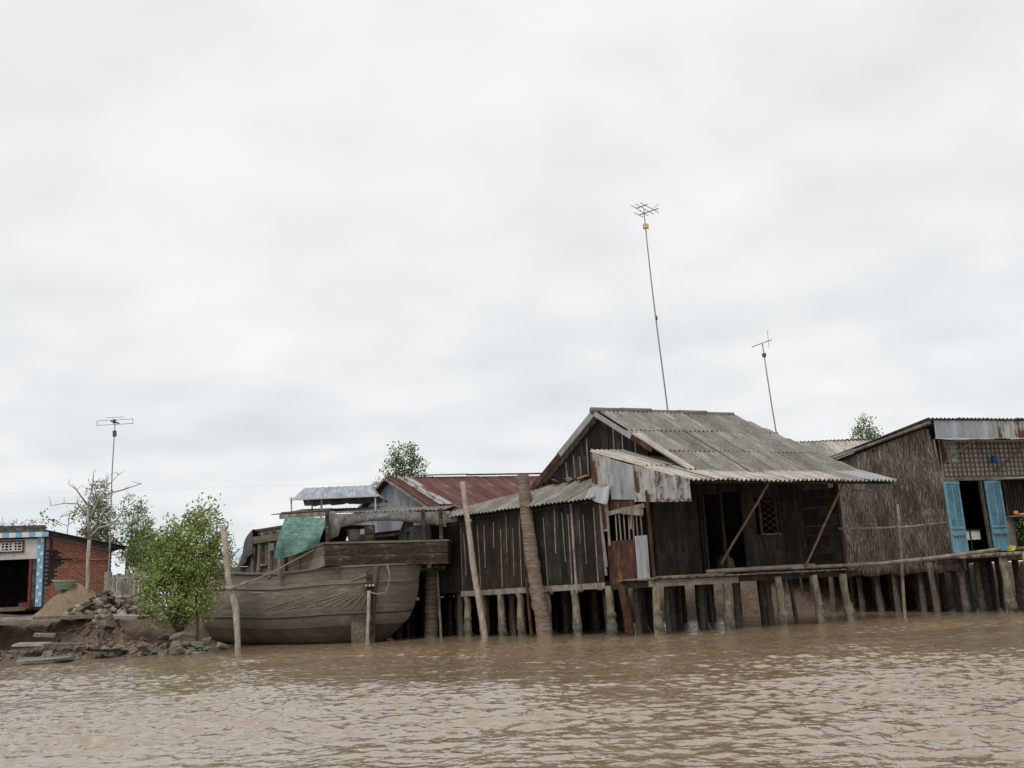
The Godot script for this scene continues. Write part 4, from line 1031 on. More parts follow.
# ---------------------------------------------------------------- brick house and the left bank
func brick_house() -> void:
	rng.seed = 505
	var c := Vector3(-16.97, 0, -36.0)
	var fx := Vector3(0.97, 0, -0.24).normalized()
	var bk := Vector3(-0.24, 0, -0.97).normalized()
	var P := func(s: float, b: float, y: float) -> Vector3: return c + fx * s + bk * b + Vector3(0, y, 0)
	var h := thing("brick_house", "white fronted house with orange brick side wall and blue trim", "house", P.call(-1, 1, 1.4))
	var gy := 1.42
	# facade
	bar(h, "front_wall", P.call(-5.2, 0.0, 3.45), P.call(-2.31, 0.0, 3.45), 0.2, 0.70, M["plaster"])
	bar(h, "front_wall", P.call(-0.69, 0.0, 3.45), P.call(-0.2, 0.0, 3.45), 0.2, 0.70, M["plaster"])
	bar(h, "front_wall", P.call(-2.308, 0.0, 3.24), P.call(-0.692, 0.0, 3.24), 0.2, 0.28, M["plaster"])
	bar(h, "front_wall", P.call(-2.308, 0.0, 3.76), P.call(-0.692, 0.0, 3.76), 0.2, 0.08, M["plaster"])
	bar(h, "front_wall", P.call(-5.2, 0.0, 2.2), P.call(-3.6, 0.0, 2.2), 0.2, 1.8, M["plaster"])
	bar(h, "parapet", P.call(-5.2, 0.05, 4.17), P.call(-0.02, 0.05, 4.15), 0.3, 0.26, M["parapet"])
	bar(h, "roof_slab", P.call(-5.2, 1.9, 3.98), P.call(-0.02, 1.9, 3.98), 4.0, 0.12, M["concrete_b"])
	for k in 24:
		var s := -5.0 + k * 0.215
		block(h, "trim_block", P.call(s + 0.11, -0.20, 3.94), Vector3(0.213, 0.17, 0.14), fx, M["blue_trim"] if k % 2 else M["white_paint"])
	bar(h, "trim_backing", P.call(-5.2, -0.1, 3.93), P.call(0.15, -0.1, 3.93), 0.12, 0.15, M["plaster"])
	# vent grille
	var vent := bar(h, "vent", P.call(-2.3, -0.06, 3.40), P.call(-0.7, -0.06, 3.40), 0.05, 0.05, M["white_paint"])
	for y in [3.36, 3.74]:
		bar(vent, "frame", P.call(-2.35, -0.12, y), P.call(-0.65, -0.12, y), 0.06, 0.05, M["red_paint"])
	for s in [-2.33, -0.67]:
		bar(vent, "frame", P.call(s, -0.12, 3.36), P.call(s, -0.12, 3.74), 0.05, 0.06, M["red_paint"], fx)
	bar(vent, "vent_bar", P.call(-2.3, -0.06, 3.70), P.call(-0.7, -0.06, 3.70), 0.05, 0.05, M["white_paint"])
	for j in 2:
		bar(vent, "vent_bar", P.call(-2.3, -0.06, 3.50 + j * 0.1), P.call(-0.7, -0.06, 3.50 + j * 0.1), 0.05, 0.035, M["white_paint"])
	for i in 12:
		var wide := 0.09 if i % 3 == 0 else 0.035
		bar(vent, "vent_bar", P.call(-2.26 + i * 0.138, -0.065, 3.40), P.call(-2.26 + i * 0.138, -0.065, 3.70), wide, 0.05, M["white_paint"], fx)
	# blue and white corner column
	bar(h, "corner_column", P.call(-0.11, -0.02, gy), P.call(-0.11, -0.02, 3.86), 0.2, 0.2, M["blue_trim"], fx)
	for k in 10:
		block(h, "trim_block", P.call(-0.06 if k % 2 else -0.15, -0.125, gy + 0.2 + k * 0.235), Vector3(0.085, 0.115, 0.02), fx, M["white_paint"])
	bar(h, "door_post", P.call(-0.42, -0.03, gy), P.call(-0.42, -0.03, 3.1), 0.09, 0.12, M["red_paint"], fx)
	bar(h, "door_post", P.call(-0.30, -0.01, gy), P.call(-0.30, -0.01, 3.1), 0.12, 0.10, M["parapet"], fx)
	bar(h, "step", P.call(-3.8, -0.35, gy - 0.04), P.call(-0.4, -0.35, gy - 0.04), 0.6, 0.14, M["concrete_b"])
	bar(h, "step_end", P.call(-0.62, -0.4, gy + 0.06), P.call(-0.30, -0.4, gy + 0.06), 0.5, 0.22, M["red_paint"])
	# dark room behind the opening
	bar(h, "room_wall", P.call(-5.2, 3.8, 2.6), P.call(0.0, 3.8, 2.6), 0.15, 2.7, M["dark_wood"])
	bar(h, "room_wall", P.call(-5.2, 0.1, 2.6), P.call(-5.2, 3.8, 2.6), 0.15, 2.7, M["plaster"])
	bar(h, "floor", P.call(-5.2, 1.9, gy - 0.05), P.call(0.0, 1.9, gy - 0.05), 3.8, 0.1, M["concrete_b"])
	# brick side wing, bricks laid one by one
	var wd := Vector3(0.80, 0, -0.60)
	var wn := Vector3(-0.60, 0, -0.80)
	var W := func(s: float, b: float, y: float) -> Vector3: return c + Vector3(0.02, 0, -0.05) + wd * s + wn * b + Vector3(0, y, 0)
	var ytop := func(s: float) -> float: return 3.98 - 0.22 * s
	var core := put(h, "brick_wall", wall_core(W, 2.26, gy - 0.3, ytop), M["mortar"])
	var st := SurfaceTool.new()
	st.begin(Mesh.PRIMITIVE_TRIANGLES)
	var soot := SurfaceTool.new()
	soot.begin(Mesh.PRIMITIVE_TRIANGLES)
	var bb := box_mesh(Vector3(0.195, 0.062, 0.06))
	for j in 35:
		var y := gy + 0.02 + j * 0.074
		for i in 12:
			var s := 0.10 + i * 0.207 - (0.10 if j % 2 else 0.0)
			if s < 0.09 or s > 2.17 or y > ytop.call(s) - 0.12:
				continue
			var xf := Transform3D(Basis(wd, Vector3.UP, -wn), W.call(s, -0.012 + rng.randf_range(-0.008, 0.008), y))
			var dirty: float = 0.75 * noise.get_noise_2d(s * 90, y * 90 + 200) + 0.42 * (1.0 - s / 0.75) - 1.1 * maxf(0.0, absf(y - 2.75) - 0.45)
			(soot if dirty > 0.25 else st).append_from(bb, 0, xf)
	var bs := put(core, "bricks", st.commit(), M["brick"])
	bs.set_meta("kind", "stuff")
	var ss := put(core, "sooty_bricks", soot.commit(), M["soot"])
	ss.set_meta("kind", "stuff")
	# lean-to roof over the wing
	var rd := (wd * 1.0 + Vector3(0, -0.22, 0)).normalized()
	for k in 3:
		sheet(h, "roof_sheet", W.call(-0.05, -0.35 + k * 1.1, 4.08), wn, rd, 1.15, 2.95, 0.132, 0.022, M["roof_c"] if k else M["roof_dark"], none_fn, 0.03)
	bar(h, "rafter", W.call(0.0, -0.28, 3.98), W.call(2.7, -0.28, 3.38), 0.06, 0.09, M["dark_wood"])
	pole(h, "conduit", W.call(0.1, -0.10, 3.86), W.call(2.2, -0.10, 3.30), 0.02, 0.02, M["metal_grey"], 0.02)
	pole(h, "conduit", W.call(0.9, -0.08, 3.02), W.call(2.2, -0.08, 3.02), 0.02, 0.02, M["metal_grey"], 0.0)
	pole(h, "ledge_beam", W.call(0.15, -0.07, 3.08), W.call(1.5, -0.07, 3.02), 0.03, 0.03, M["soot"], 0.0)
	pole(h, "downpipe", W.call(0.2, -0.1, 3.1), W.call(0.15, -0.1, 3.8), 0.035, 0.035, M["soot"], 0.0)
	pole(h, "gutter_pipe", W.call(2.22, -0.10, gy), W.call(2.18, -0.10, 3.4), 0.03, 0.03, M["dark_wood"], 0.0)
	bar(h, "far_wall", W.call(2.2, 0.1, 2.4), W.call(2.2, 3.0, 2.4), 0.12, 2.0, M["soot"])
	# moss weeds on the parapet
	for k in 4:
		leaf_crown(h, "roof_weed", [[P.call(-1.4 + k * 0.32, 0.0, 4.34), Vector3(0.05, 0.06, 0.05)]], 14, 0.06, Color(.05, .07, .03), 530 + k)

func wall_core(W: Callable, l: float, y0: float, top: Callable) -> ArrayMesh:
	var v := PackedVector3Array()
	for b in [0.0, 0.14]:
		for s in [0.0, l]:
			v.append(W.call(s, b, y0))
			v.append(W.call(s, b, top.call(s)))
	# order: f00 f01 f10 f11 b00 b01 b10 b11
	var idx := PackedInt32Array()
	for q in [[0, 1, 3, 2], [4, 6, 7, 5], [0, 4, 5, 1], [2, 3, 7, 6], [1, 5, 7, 3]]:
		idx.append_array([q[0], q[1], q[2], q[0], q[2], q[3]])
	return finish(v, PackedVector2Array(), idx, PackedColorArray(), true)

func left_bank() -> void:
	rng.seed = 606
	# grey plank fence
	var fe := thing("plank_fence", "weathered grey plank fence between brick house and bush", "fence", Vector3(-13.9, 1.3, -35.6))
	for k in 11:
		var p := Vector3(-14.6 + k * 0.155, 0, -35.7 + k * 0.01)
		bar(fe, "plank", p + Vector3(0, 1.2, 0), p + Vector3(rng.randf_range(-0.02, 0.02), 2.5 + rng.randf_range(-0.12, 0.08), 0), 0.14, 0.02, M["grey_wood"] if k % 3 else M["concrete"], Vector3.RIGHT)
	bar(fe, "rail", Vector3(-14.7, 1.6, -35.75), Vector3(-13.0, 1.6, -35.65), 0.04, 0.08, M["grey_wood"])
	bar(fe, "rail", Vector3(-14.7, 2.2, -35.75), Vector3(-13.0, 2.2, -35.65), 0.04, 0.08, M["grey_wood"])
	# sand heap
	var sc := Vector3(-14.15, 1.05, -32.2)
	var sf := func(i: int, j: int) -> Vector3:
		var a := TAU * (i % 40) / 40.0
		var r := j / 14.0
		var rr := r * (1.25 + 0.18 * noise.get_noise_2d(cos(a) * 60, sin(a) * 60))
		var y := 0.98 * pow(cos(minf(r, 1.0) * PI / 2), 1.35) + 0.16 * noise.get_noise_2d(cos(a) * rr * 90, sin(a) * rr * 90) + 0.07 * noise_b.get_noise_2d(cos(a) * rr * 300, sin(a) * rr * 300) - 0.10 * r
		return Vector3(cos(a) * rr * 1.05, y, sin(a) * rr)
	var sp := put(self, "sand_pile", grid(sf, 41, 15), M["sand"], Transform3D(Basis.IDENTITY, sc))
	tag(sp, "heap of brown sand before the brick wall", "sand heap")
	# basin on the sand
	var bs := put(self, "basin", lathe([[0.0, 0.0], [0.24, 0.0], [0.27, 0.02], [0.345, 0.27], [0.375, 0.29], [0.375, 0.31], [0.33, 0.30], [0.25, 0.04], [0.0, 0.03]], 24), M["basin_green"], Transform3D(Basis(Vector3(0, 0, 1), -0.05) * Basis.from_scale(Vector3.ONE * 0.9), Vector3(-14.42, 1.88, -31.95)))
	tag(bs, "grey green plastic basin resting on top of the sand heap", "basin")
	# rubble: broken concrete in a heap
	var big := []
	for k in 8:
		big.append(rock_mesh(Vector3(rng.randf_range(0.14, 0.22), rng.randf_range(0.06, 0.12), rng.randf_range(0.11, 0.18)) * 1.2, 7))
	for n in 130:
		var a := rng.randf() * TAU
		var r := sqrt(rng.randf())
		var x := -12.6 + cos(a) * r * 1.4
		var z := -31.3 + sin(a) * r * 0.8
		var y := 1.08 + 0.62 * maxf(0.0, 1.0 - pow(r, 1.4)) * (0.65 + 0.35 * cos((x + 12.95) * 1.2)) + rng.randf_range(-0.03, 0.05)
		var o := put(self, "concrete_chunk", big[n % 8], [M["concrete"], M["concrete_b"], M["concrete"], M["stilt_red_pale"]][n % 4] if n % 9 else M["concrete_b"], Transform3D(Basis.from_euler(Vector3(rng.randf_range(-0.6, 0.6), rng.randf() * TAU, rng.randf_range(-0.6, 0.6))) * Basis.from_scale(Vector3.ONE * rng.randf_range(0.55, 1.15)), Vector3(x, y, z)))
		tag(o, "broken concrete chunk in the rubble heap beside the sand", "rubble", "rubble heap by the brick wall")
	# rocks at the water's edge under the bush
	var rocks := []
	for k in 7:
		rocks.append(rock_mesh(Vector3(rng.randf_range(0.20, 0.32), rng.randf_range(0.12, 0.2), rng.randf_range(0.16, 0.26)) * 1.35, 7))
	var spots := [[-9.35, .33, -25.85], [-9.0, .36, -25.9], [-8.75, .30, -25.75], [-8.45, .36, -25.8], [-8.2, .33, -25.75], [-9.2, .55, -26.2], [-8.8, .58, -26.25], [-8.5, .55, -26.15], [-8.0, .42, -26.0], [-9.6, .35, -25.9], [-9.9, .30, -25.7], [-10.2, .36, -25.9], [-8.55, .16, -25.45], [-8.15, .14, -25.5], [-8.9, .14, -25.4], [-7.85, .2, -25.75], [-10.6, .3, -25.9], [-7.75, .25, -26.3]]
	for k in spots.size():
		var s: Array = spots[k]
		var o := put(self, "shore_rock", rocks[k % 7], M["concrete_green"] if k % 3 else M["concrete_b"], Transform3D(Basis.from_euler(Vector3(rng.randf_range(-0.5, 0.5), rng.randf() * TAU, rng.randf_range(-0.5, 0.5))) * Basis.from_scale(Vector3(1.0, 0.7, 1.0) * rng.randf_range(0.5, 0.85)), Vector3(s[0], s[1] - 0.12, s[2])))
		tag(o, "grey green broken block at the waterline below the bush", "rock", "blocks along the waterline")
	# flat slabs and planks lying on the mud
	var slabs := [
		["concrete_slab", "pale flat slab lying in the shallow water on the mud", Vector3(-11.55, 0.10, -24.75), Vector3(1.15, 0.05, 0.75), "wet_slab", 0.1, -0.06],
		["concrete_slab", "cream slab lying below the eroded bank edge", Vector3(-12.6, 0.42, -26.3), Vector3(0.85, 0.06, 0.5), "concrete", 0.12, -0.12],
		["concrete_slab", "tilted grey slab broken off the path edge", Vector3(-11.3, 0.88, -27.62), Vector3(0.62, 0.06, 0.4), "concrete", 0.3, -0.35],
		["concrete_slab", "thin dark slab beside the cream slab on the mud", Vector3(-11.75, 0.38, -26.2), Vector3(0.95, 0.05, 0.3), "concrete_b", 0.05, -0.1],
		["concrete_slab", "short reddish slab half buried above the cream slab", Vector3(-12.55, 0.62, -26.85), Vector3(0.5, 0.07, 0.25), "stilt_red_pale", 0.2, -0.3],
		["wooden_plank", "dark plank leaning down the mud slope to the water", Vector3(-10.25, 0.20, -25.3), Vector3(0.12, 0.05, 0.95), "dark_wood_c", -0.9, 0.25],
		["wooden_plank", "short pale stick standing out of the mud bank", Vector3(-10.85, 0.42, -26.3), Vector3(0.07, 0.62, 0.05), "grey_wood", 0.1, -0.9]]
	for s in slabs:
		var m := hull_of_points(s[3] / 2.0, 0.10)
		var o := put(self, s[0], m, M[s[4]], Transform3D(Basis.from_euler(Vector3(s[6] * -0.4, s[5], s[6] * 0.3)), s[2]))
		tag(o, s[1], "slab" if s[0] == "concrete_slab" else "plank")
	# pebbles and debris on the mud
	var st := SurfaceTool.new()
	st.begin(Mesh.PRIMITIVE_TRIANGLES)
	for n in 1300:
		var x := rng.randf_range(-16.5, -8.2)
		var z := rng.randf_range(-25.2, -28.0)
		var y := ground_height(x, z)
		if y < 0.02:
			continue
		var sc2 := rng.randf_range(0.015, 0.06) if n % 9 else rng.randf_range(0.06, 0.14)
		st.append_from(hull_of_points(Vector3(1.2, 0.6, 0.9) * sc2, 0.45), 0, Transform3D(Basis.from_euler(Vector3(rng.randf(), rng.randf() * TAU, rng.randf())), Vector3(x, y, z)))
	var pb := put(self, "gravel", st.commit(), M["concrete_b"])
	pb.set_meta("kind", "stuff")
	tag(pb, "small stones and debris strewn over the muddy bank", "gravel")
	var st2 := SurfaceTool.new()
	st2.begin(Mesh.PRIMITIVE_TRIANGLES)
	for n in 150:
		var x := rng.randf_range(-16.5, -8.6)
		var z := rng.randf_range(-25.4, -28.2)
		var y := ground_height(x, z)
		if y < 0.05:
			continue
		st2.append_from(hull_of_points(Vector3(0.06, 0.03, 0.045) * rng.randf_range(0.6, 1.5), 0.35), 0, Transform3D(Basis.from_euler(Vector3(rng.randf(), rng.randf() * TAU, rng.randf())), Vector3(x, y, z)))
	var pb2 := put(self, "brick_gravel", st2.commit(), M["brick_dull"])
	pb2.set_meta("kind", "stuff")
	tag(pb2, "bits of broken brick strewn over the muddy bank", "gravel")
	# rope on the bank face and green net scraps
	var rp := []
	var rr := []
	for k in 15:
		var x := -14.2 + k * 0.18
		rp.append(Vector3(x, 0.86 - 0.24 * sin(k / 14.0 * PI) + 0.02 * sin(k * 2.0), ground_front(x, 0.86 - 0.24 * sin(k / 14.0 * PI)) + 0.06))
		rr.append(0.016)
	var rope := tube(self, "rope", rp, rr, M["rope"], 6)
	tag(rope, "pale rope sagging across the eroded bank face", "rope")
	for q in [[-10.3, -25.15, 0.5], [-8.9, -25.35, 0.7], [-8.1, -25.5, 0.45]]:
		var nf := func(i: int, j: int) -> Vector3:
			return Vector3(q[0] + (i - 4) * 0.12 * q[2], 0.10 + 0.05 * noise.get_noise_2d(i * 90 + q[0] * 10, j * 90), q[1] - j * 0.07 * q[2])
		var net := put(self, "fishing_net", grid(nf, 9, 5), M["net_green"])
		tag(net, ["scrap of green net by the leaning dark plank", "long scrap of green net below the middle shore blocks", "scrap of green net beside the mooring post"][int(q[2] * 10) % 5 if false else (0 if q[0] < -10 else (1 if q[0] < -8.5 else 2))], "net", "green net scraps")
	# television aerial by the brick house
	aerial("tall thin aerial pole beside the brick wall", Vector3(-13.87, 1.2, -34.0), Vector3(-13.78, 7.45, -34.0), 0.028, 0, [])

func ground_front(x: float, y: float) -> float:
	# where the bank face reaches height y
	var z := -24.0
	while z > -31.0 and ground_height(x, z) < y:
		z -= 0.05
	return z

# ---------------------------------------------------------------- aerials
func aerial(label: String, foot: Vector3, top: Vector3, r: float, kind: int, guys: Array) -> void:
	var t := thing("television_aerial", label, "aerial", foot, "television aerials")
	var pts := []
	var rad := []
	for k in 9:
		pts.append(foot.lerp(top, k / 8.0) + Vector3(0.02 * sin(k * 0.8), 0, 0))
		rad.append(lerpf(r, r * 0.6, k / 8.0))
	tube(t, "mast", pts, rad, M["metal_grey"], 6)
	for q in [0.3, 0.62]:
		var p := foot.lerp(top, q)
		tube(t, "mast_joint", [p, p + (top - foot).normalized() * 0.12], [r * 1.25, r * 1.25], M["metal_dark"], 6)
	var R := Vector3(1, 0, 0)
	if kind == 0:
		for y in [0.0, 0.16]:
			tube(t, "element", [top + Vector3(-0.62, y, 0), top + Vector3(0.62, y, 0.02)], [0.010, 0.010], M["metal_grey"], 5)
		tube(t, "element", [top + Vector3(-0.40, 0.28, -0.15), top + Vector3(0.26, 0.28, -0.15)], [0.009, 0.009], M["metal_grey"], 5)
		for x in [-0.62, 0.62]:
			tube(t, "element", [top + Vector3(x, 0, 0), top + Vector3(x, 0.16, 0)], [0.010, 0.010], M["metal_grey"], 5)
		bar(t, "boom", top + Vector3(0, 0.06, 0.35), top + Vector3(0, 0.1, -0.35), 0.04, 0.04, M["metal_dark"])
		block(t, "amplifier", top + Vector3(0, 0.10, 0.05), Vector3(0.09, 0.14, 0.08), R, M["metal_dark"])
		block(t, "amplifier", top + Vector3(0, -0.32, 0.0), Vector3(0.10, 0.2, 0.1), R, M["metal_dark"])
	elif kind == 1:
		var d := Vector3(0.93, 0.13, 0.32).normalized()
		var e := Vector3(0.45, 0.14, -0.9).normalized()
		bar(t, "boom", top - d * 0.15 + Vector3(0, -0.12, 0), top + d * 0.42 + Vector3(0, -0.10, 0), 0.02, 0.02, M["metal_dark"])
		bar(t, "boom", top - d * 0.22 + Vector3(0, 0.10, 0), top + d * 0.12 + Vector3(0, 0.11, 0), 0.02, 0.02, M["metal_dark"])
		for k in 4:
			var p := top - d * 0.14 + d * 0.15 * k + Vector3(0, -0.12, 0)
			bar(t, "element", p - e * 0.40, p + e * 0.36, 0.013, 0.013, M["metal_grey"])
		for k in 3:
			var p := top - d * 0.2 + d * 0.13 * k + Vector3(0, 0.10, 0)
			bar(t, "element", p - e * 0.44, p + e * 0.40, 0.013, 0.013, M["metal_grey"])
		bar(t, "element", top + d * 0.30 + Vector3(0, -0.12, 0) - e * 0.2, top + d * 0.44 + Vector3(0, 0.02, 0), 0.013, 0.013, M["metal_grey"])
		block(t, "amplifier", top + Vector3(0.02, -0.50, 0.02), Vector3(0.15, 0.12, 0.1), R, M["cream"])
	else:
		var d := Vector3(0.95, 0.28, 0.1).normalized()
		var e := Vector3(0.3, 0.2, -0.9).normalized()
		bar(t, "boom", top - d * 0.38, top + d * 0.34, 0.02, 0.02, M["metal_dark"])
		for k in 5:
			var p := top - d * 0.36 + d * 0.17 * k
			bar(t, "element", p - e * 0.42, p + e * 0.42, 0.013, 0.013, M["metal_grey"])
		bar(t, "element", top + d * 0.22 + Vector3(0, -0.25, 0), top + d * 0.22 + Vector3(0, 0.38, 0), 0.013, 0.013, M["metal_grey"])
		block(t, "amplifier", top + Vector3(0.02, -0.42, 0.0), Vector3(0.12, 0.12, 0.1), R, M["metal_dark"])
	for g in guys:
		var p: Vector3 = foot.lerp(top, g[0])
		tube(t, "guy_wire", [p, p.lerp(g[1], 0.5) - Vector3(0, 0.08, 0), g[1]], [0.001, 0.001, 0.001], M["wire"], 4)

# ---------------------------------------------------------------- wooden barge
const BS := Vector3(-4.05, 0, -27.5)
const BA := Vector3(-0.65, 0, -0.76)
const BP := Vector3(-0.76, 0, 0.65)
func Bq(s: float, q: float, y: float) -> Vector3:
	# s metres forward from the stern post, q towards the river, y height
	return BS + BA * s + BP * q + Vector3(0, y, 0)

func hull_point(k: float, t: float, side: float, grow := 0.0) -> Vector3:
	# k 0 keel .. 1 sheer, t 0 stern corner .. 1 bow
	var prof := [[0.0, -0.22, 0.05, 0.9, 9.0, 0.02], [0.14, -0.16, 0.52, 0.6, 9.3, 0.16], [0.28, 0.08, 0.84, 0.3, 9.6, 0.34], [0.42, 0.54, 1.0, 0.0, 9.9, 0.48], [0.5, 0.86, 1.04, -0.05, 10.0, 0.53], [0.68, 1.22, 1.04, -0.12, 10.2, 0.57], [0.84, 1.58, 1.0, -0.2, 10.4, 0.58], [1.0, 1.90, 0.99, -0.3, 10.6, 0.60]]
	var i := 0
	while i < prof.size() - 2 and k > prof[i + 1][0]:
		i += 1
	var a: Array = prof[i]
	var b: Array = prof[i + 1]
	var f: float = (k - a[0]) / (b[0] - a[0])
	var y: float = lerpf(a[1], b[1], f)
	var w: float = lerpf(a[2], b[2], f)
	var w0: float = lerpf(a[5], b[5], f)
	var start: float = lerpf(a[3], b[3], f) + (1.25 if side > 0.0 else -0.65) * w0
	var s: float = lerpf(start, lerpf(a[4], b[4], f), t)
	var shape := 0.0
	if t < 0.42:
		shape = lerpf(w0, 1.0, pow(1.0 - pow(1.0 - t / 0.42, 2.0), 0.75))
	else:
		shape = 1.0 - pow((t - 0.42) / 0.58, 2.6)
	y += k * (0.42 * pow(absf(t - 0.32) / 0.68, 2.0) + 0.14 * smooth(0.12, 0.42, t))
	return Bq(s, side * (1.92 * w * shape + 0.03 + grow), y)

func stern_point(k: float, x: float, grow := 0.0) -> Vector3:
	# the rounded stern between the two sides, x 0 river side .. 1 far side
	var a := hull_point(k, 0.0, 1.0, grow)
	var b := hull_point(k, 0.0, -1.0, grow)
	var c := (a + b) / 2.0 - BA * (a.distance_to(b) * 0.22 + grow) + Vector3(0.25, 0, 0.5) * a.distance_to(b) * 0.22
	return a * (1 - x) * (1 - x) + c * 2 * x * (1 - x) + b * x * x

func fan_point(k: float, a: float, grow := 0.0) -> Vector3:
	# runs from the stern post round the quarter and along the side
	return stern_point(k, 0.45 - a, grow) if a < 0.45 else hull_point(k, (a - 0.45) * 0.5, 1.0, grow)

func barge() -> void:
	rng.seed = 707
	var h := thing("wooden_barge", "beached brown wooden barge with stern gallery and green tarp", "boat", Bq(3.5, 0, 0))
	# planking: every strake a piece of its own, both sides
	var nb := 13
	for side in [1.0, -1.0]:
		for j in nb:
			var k0 := float(j) / nb
			var k1 := float(j + 1) / nb
			var f := func(i: int, r: int) -> Vector3:
				var t := pow(i / 36.0, 1.25)
				if r == 0: return hull_point(k0, t, side, -0.0015)
				if r == 1: return hull_point(k0 + 0.006, t, side, 0.0)
				if r == 2: return hull_point((k0 + k1) / 2, t, side, 0.004)
				return hull_point(k1 - 0.002, t, side, 0.0)
			put(h, "hull_plank", grid(f, 37, 4), M["hull_low"] if j < 5 else (M["hull"] if j % 2 else M["hull_b"]))
	for j in nb:
		var k0 := float(j) / nb
		var k1 := float(j + 1) / nb
		var f := func(i: int, r: int) -> Vector3:
			return stern_point([k0, k0 + 0.006, (k0 + k1) / 2, k1 - 0.002][r], i / 14.0, [-0.0015, 0.0, 0.004, 0.0][r])
		put(h, "stern_plank", grid(f, 15, 4), M["hull_low"] if j < 5 else (M["hull"] if j % 2 else M["hull_b"]))
	for k in [[0.47, "hull_low"], [0.80, "hull"], [1.0, "hull_b"]]:
		var pts := []
		var rad := []
		for i in 8:
			pts.append(stern_point(k[0], 1.0 - i / 8.0, 0.012))
			rad.append(0.03)
		for i in 30:
			pts.append(hull_point(k[0], pow(i / 29.0, 1.25), 1.0, 0.012))
			rad.append(0.028 if k[0] < 0.9 else 0.045)
		tube(h, "rubbing_strake", pts, rad, M[k[1]], 6, 0.15)
	# stern post, rudder and stock
	tube(h, "stern_post", [stern_point(0.0, 0.5, 0.02), stern_point(0.2, 0.47, 0.02), stern_point(0.45, 0.45, 0.03), stern_point(0.7, 0.45, 0.03), stern_point(1.0, 0.45, 0.03)], [0.08, 0.08, 0.07, 0.07, 0.07], M["hull_low"], 6)
	for a in [0.12, 0.22, 0.32, 0.42, 0.52, 0.64, 0.80]:   # battens of the stern planking fanning from the post
		var pts := []
		for q in 6:
			pts.append(fan_point(lerpf(0.80, 0.49, q / 5.0), a * q / 5.0, 0.012))
		tube(h, "stern_rib", pts, [0.012, 0.012, 0.012, 0.011, 0.010, 0.008], M["hull_pale"], 5)
	var lp := []
	for q in 7:
		lp.append(fan_point(lerpf(0.92, 0.56, q / 6.0), 0.85 * q / 6.0, 0.012))
	tube(h, "stern_rib", lp, [0.016, 0.016, 0.015, 0.014, 0.013, 0.012, 0.01], M["hull_pale"], 5)
	var rud := bar(h, "rudder_stock", Vector3(-4.05, 0.2, -27.02), Vector3(-4.05, 1.98, -27.08), 0.12, 0.12, M["gallery"], Vector3.RIGHT)
	bar(rud, "rudder_head", Vector3(-4.05, 1.98, -27.3), Vector3(-4.05, 3.05, -27.3), 0.26, 0.2, M["gallery"], Vector3.RIGHT)
	bar(rud, "rudder_blade", Vector3(-4.25, -0.3, -27.12), Vector3(-4.25, 0.62, -27.12), 0.62, 0.08, M["hull_low"], Vector3.RIGHT)
	block(rud, "rudder_fitting", Vector3(-4.02, 1.48, -26.98), Vector3(0.32, 0.10, 0.06), Vector3.RIGHT, M["rust_t"])
	for x in [-4.12, -4.02, -3.93]:
		block(rud, "bolt", Vector3(x, 1.48, -26.94), Vector3(0.05, 0.05, 0.03), Vector3.RIGHT, M["metal_pale"])
	# deck
	put(h, "deck", quad_slab(Bq(0.6, 0.9, 0), Bq(7.5, 1.4, 0), Bq(7.5, -1.4, 0), Bq(0.6, -0.9, 0), 1.66, 1.72), M["hull_b"])
	# stern gallery
	var G := [Vector3(-6.75, 0, -28.2), Vector3(-5.19, 0, -26.9), Vector3(-2.0, 0, -27.6), Vector3(-1.85, 0, -29.6), Vector3(-4.6, 0, -30.8)]
	var gy := [[1.68, 2.30], [2.04, 2.62], [1.96, 2.57], [1.96, 2.55], [2.0, 2.5]]
	for e in 4:
		for r in 2:
			var a: Vector3 = G[e] + Vector3(0, lerpf(gy[e][0], gy[e][1], 0.25 + 0.5 * r), 0)
			var b: Vector3 = G[e + 1] + Vector3(0, lerpf(gy[e + 1][0], gy[e + 1][1], 0.25 + 0.5 * r), 0)
			bar(h, "gallery_plank", a, b, 0.06 + 0.012 * r, 0.285, M["gallery"] if e != 0 else (M["hull_b"] if r else M["hull"]))
		bar(h, "gallery_rail", G[e] + Vector3(0, gy[e][1] + 0.02, 0), G[e + 1] + Vector3(0, gy[e + 1][1] + 0.02, 0), 0.12, 0.05, M["hull"])
	for x in [0.22, 0.5]:
		var p: Vector3 = G[0].lerp(G[1], x)
		bar(h, "gallery_cleat", p + Vector3(-0.04, lerpf(1.7, 2.0, x), 0.05), p + Vector3(-0.04, lerpf(2.3, 2.6, x), 0.05), 0.05, 0.03, M["hull_b"], Vector3(0.77, 0, 0.64))
	var gf := PackedVector3Array()
	for e in 5:
		gf.append(G[e] + Vector3(0, gy[e][0] + 0.03, 0))
	put(h, "gallery_floor", finish(gf, PackedVector2Array(), PackedInt32Array([0, 1, 2, 0, 2, 3, 0, 3, 4])), M["gallery"])
	for x in [0.1, 0.35, 0.6, 0.85]:
		var p: Vector3 = G[1].lerp(G[2], x) + Vector3(0, 1.93, 0)
		bar(h, "gallery_joist", p + Vector3(0, 0, 0.03), p + Vector3(-0.5, 0, -2.2), 0.10, 0.12, M["gallery"])
	bar(h, "gallery_joist", Vector3(-5.3, 1.86, -27.5), Vector3(-2.1, 1.86, -28.1), 0.12, 0.12, M["gallery"])
	for k in 4:  # dark boards added across the back to darken the stern interior
		bar(h, "added_back_board", Vector3(-6.3, 2.06 + k * 0.22, -30.4), Vector3(-1.5, 2.06 + k * 0.22, -30.0), 0.03, 0.215, M["gallery"])
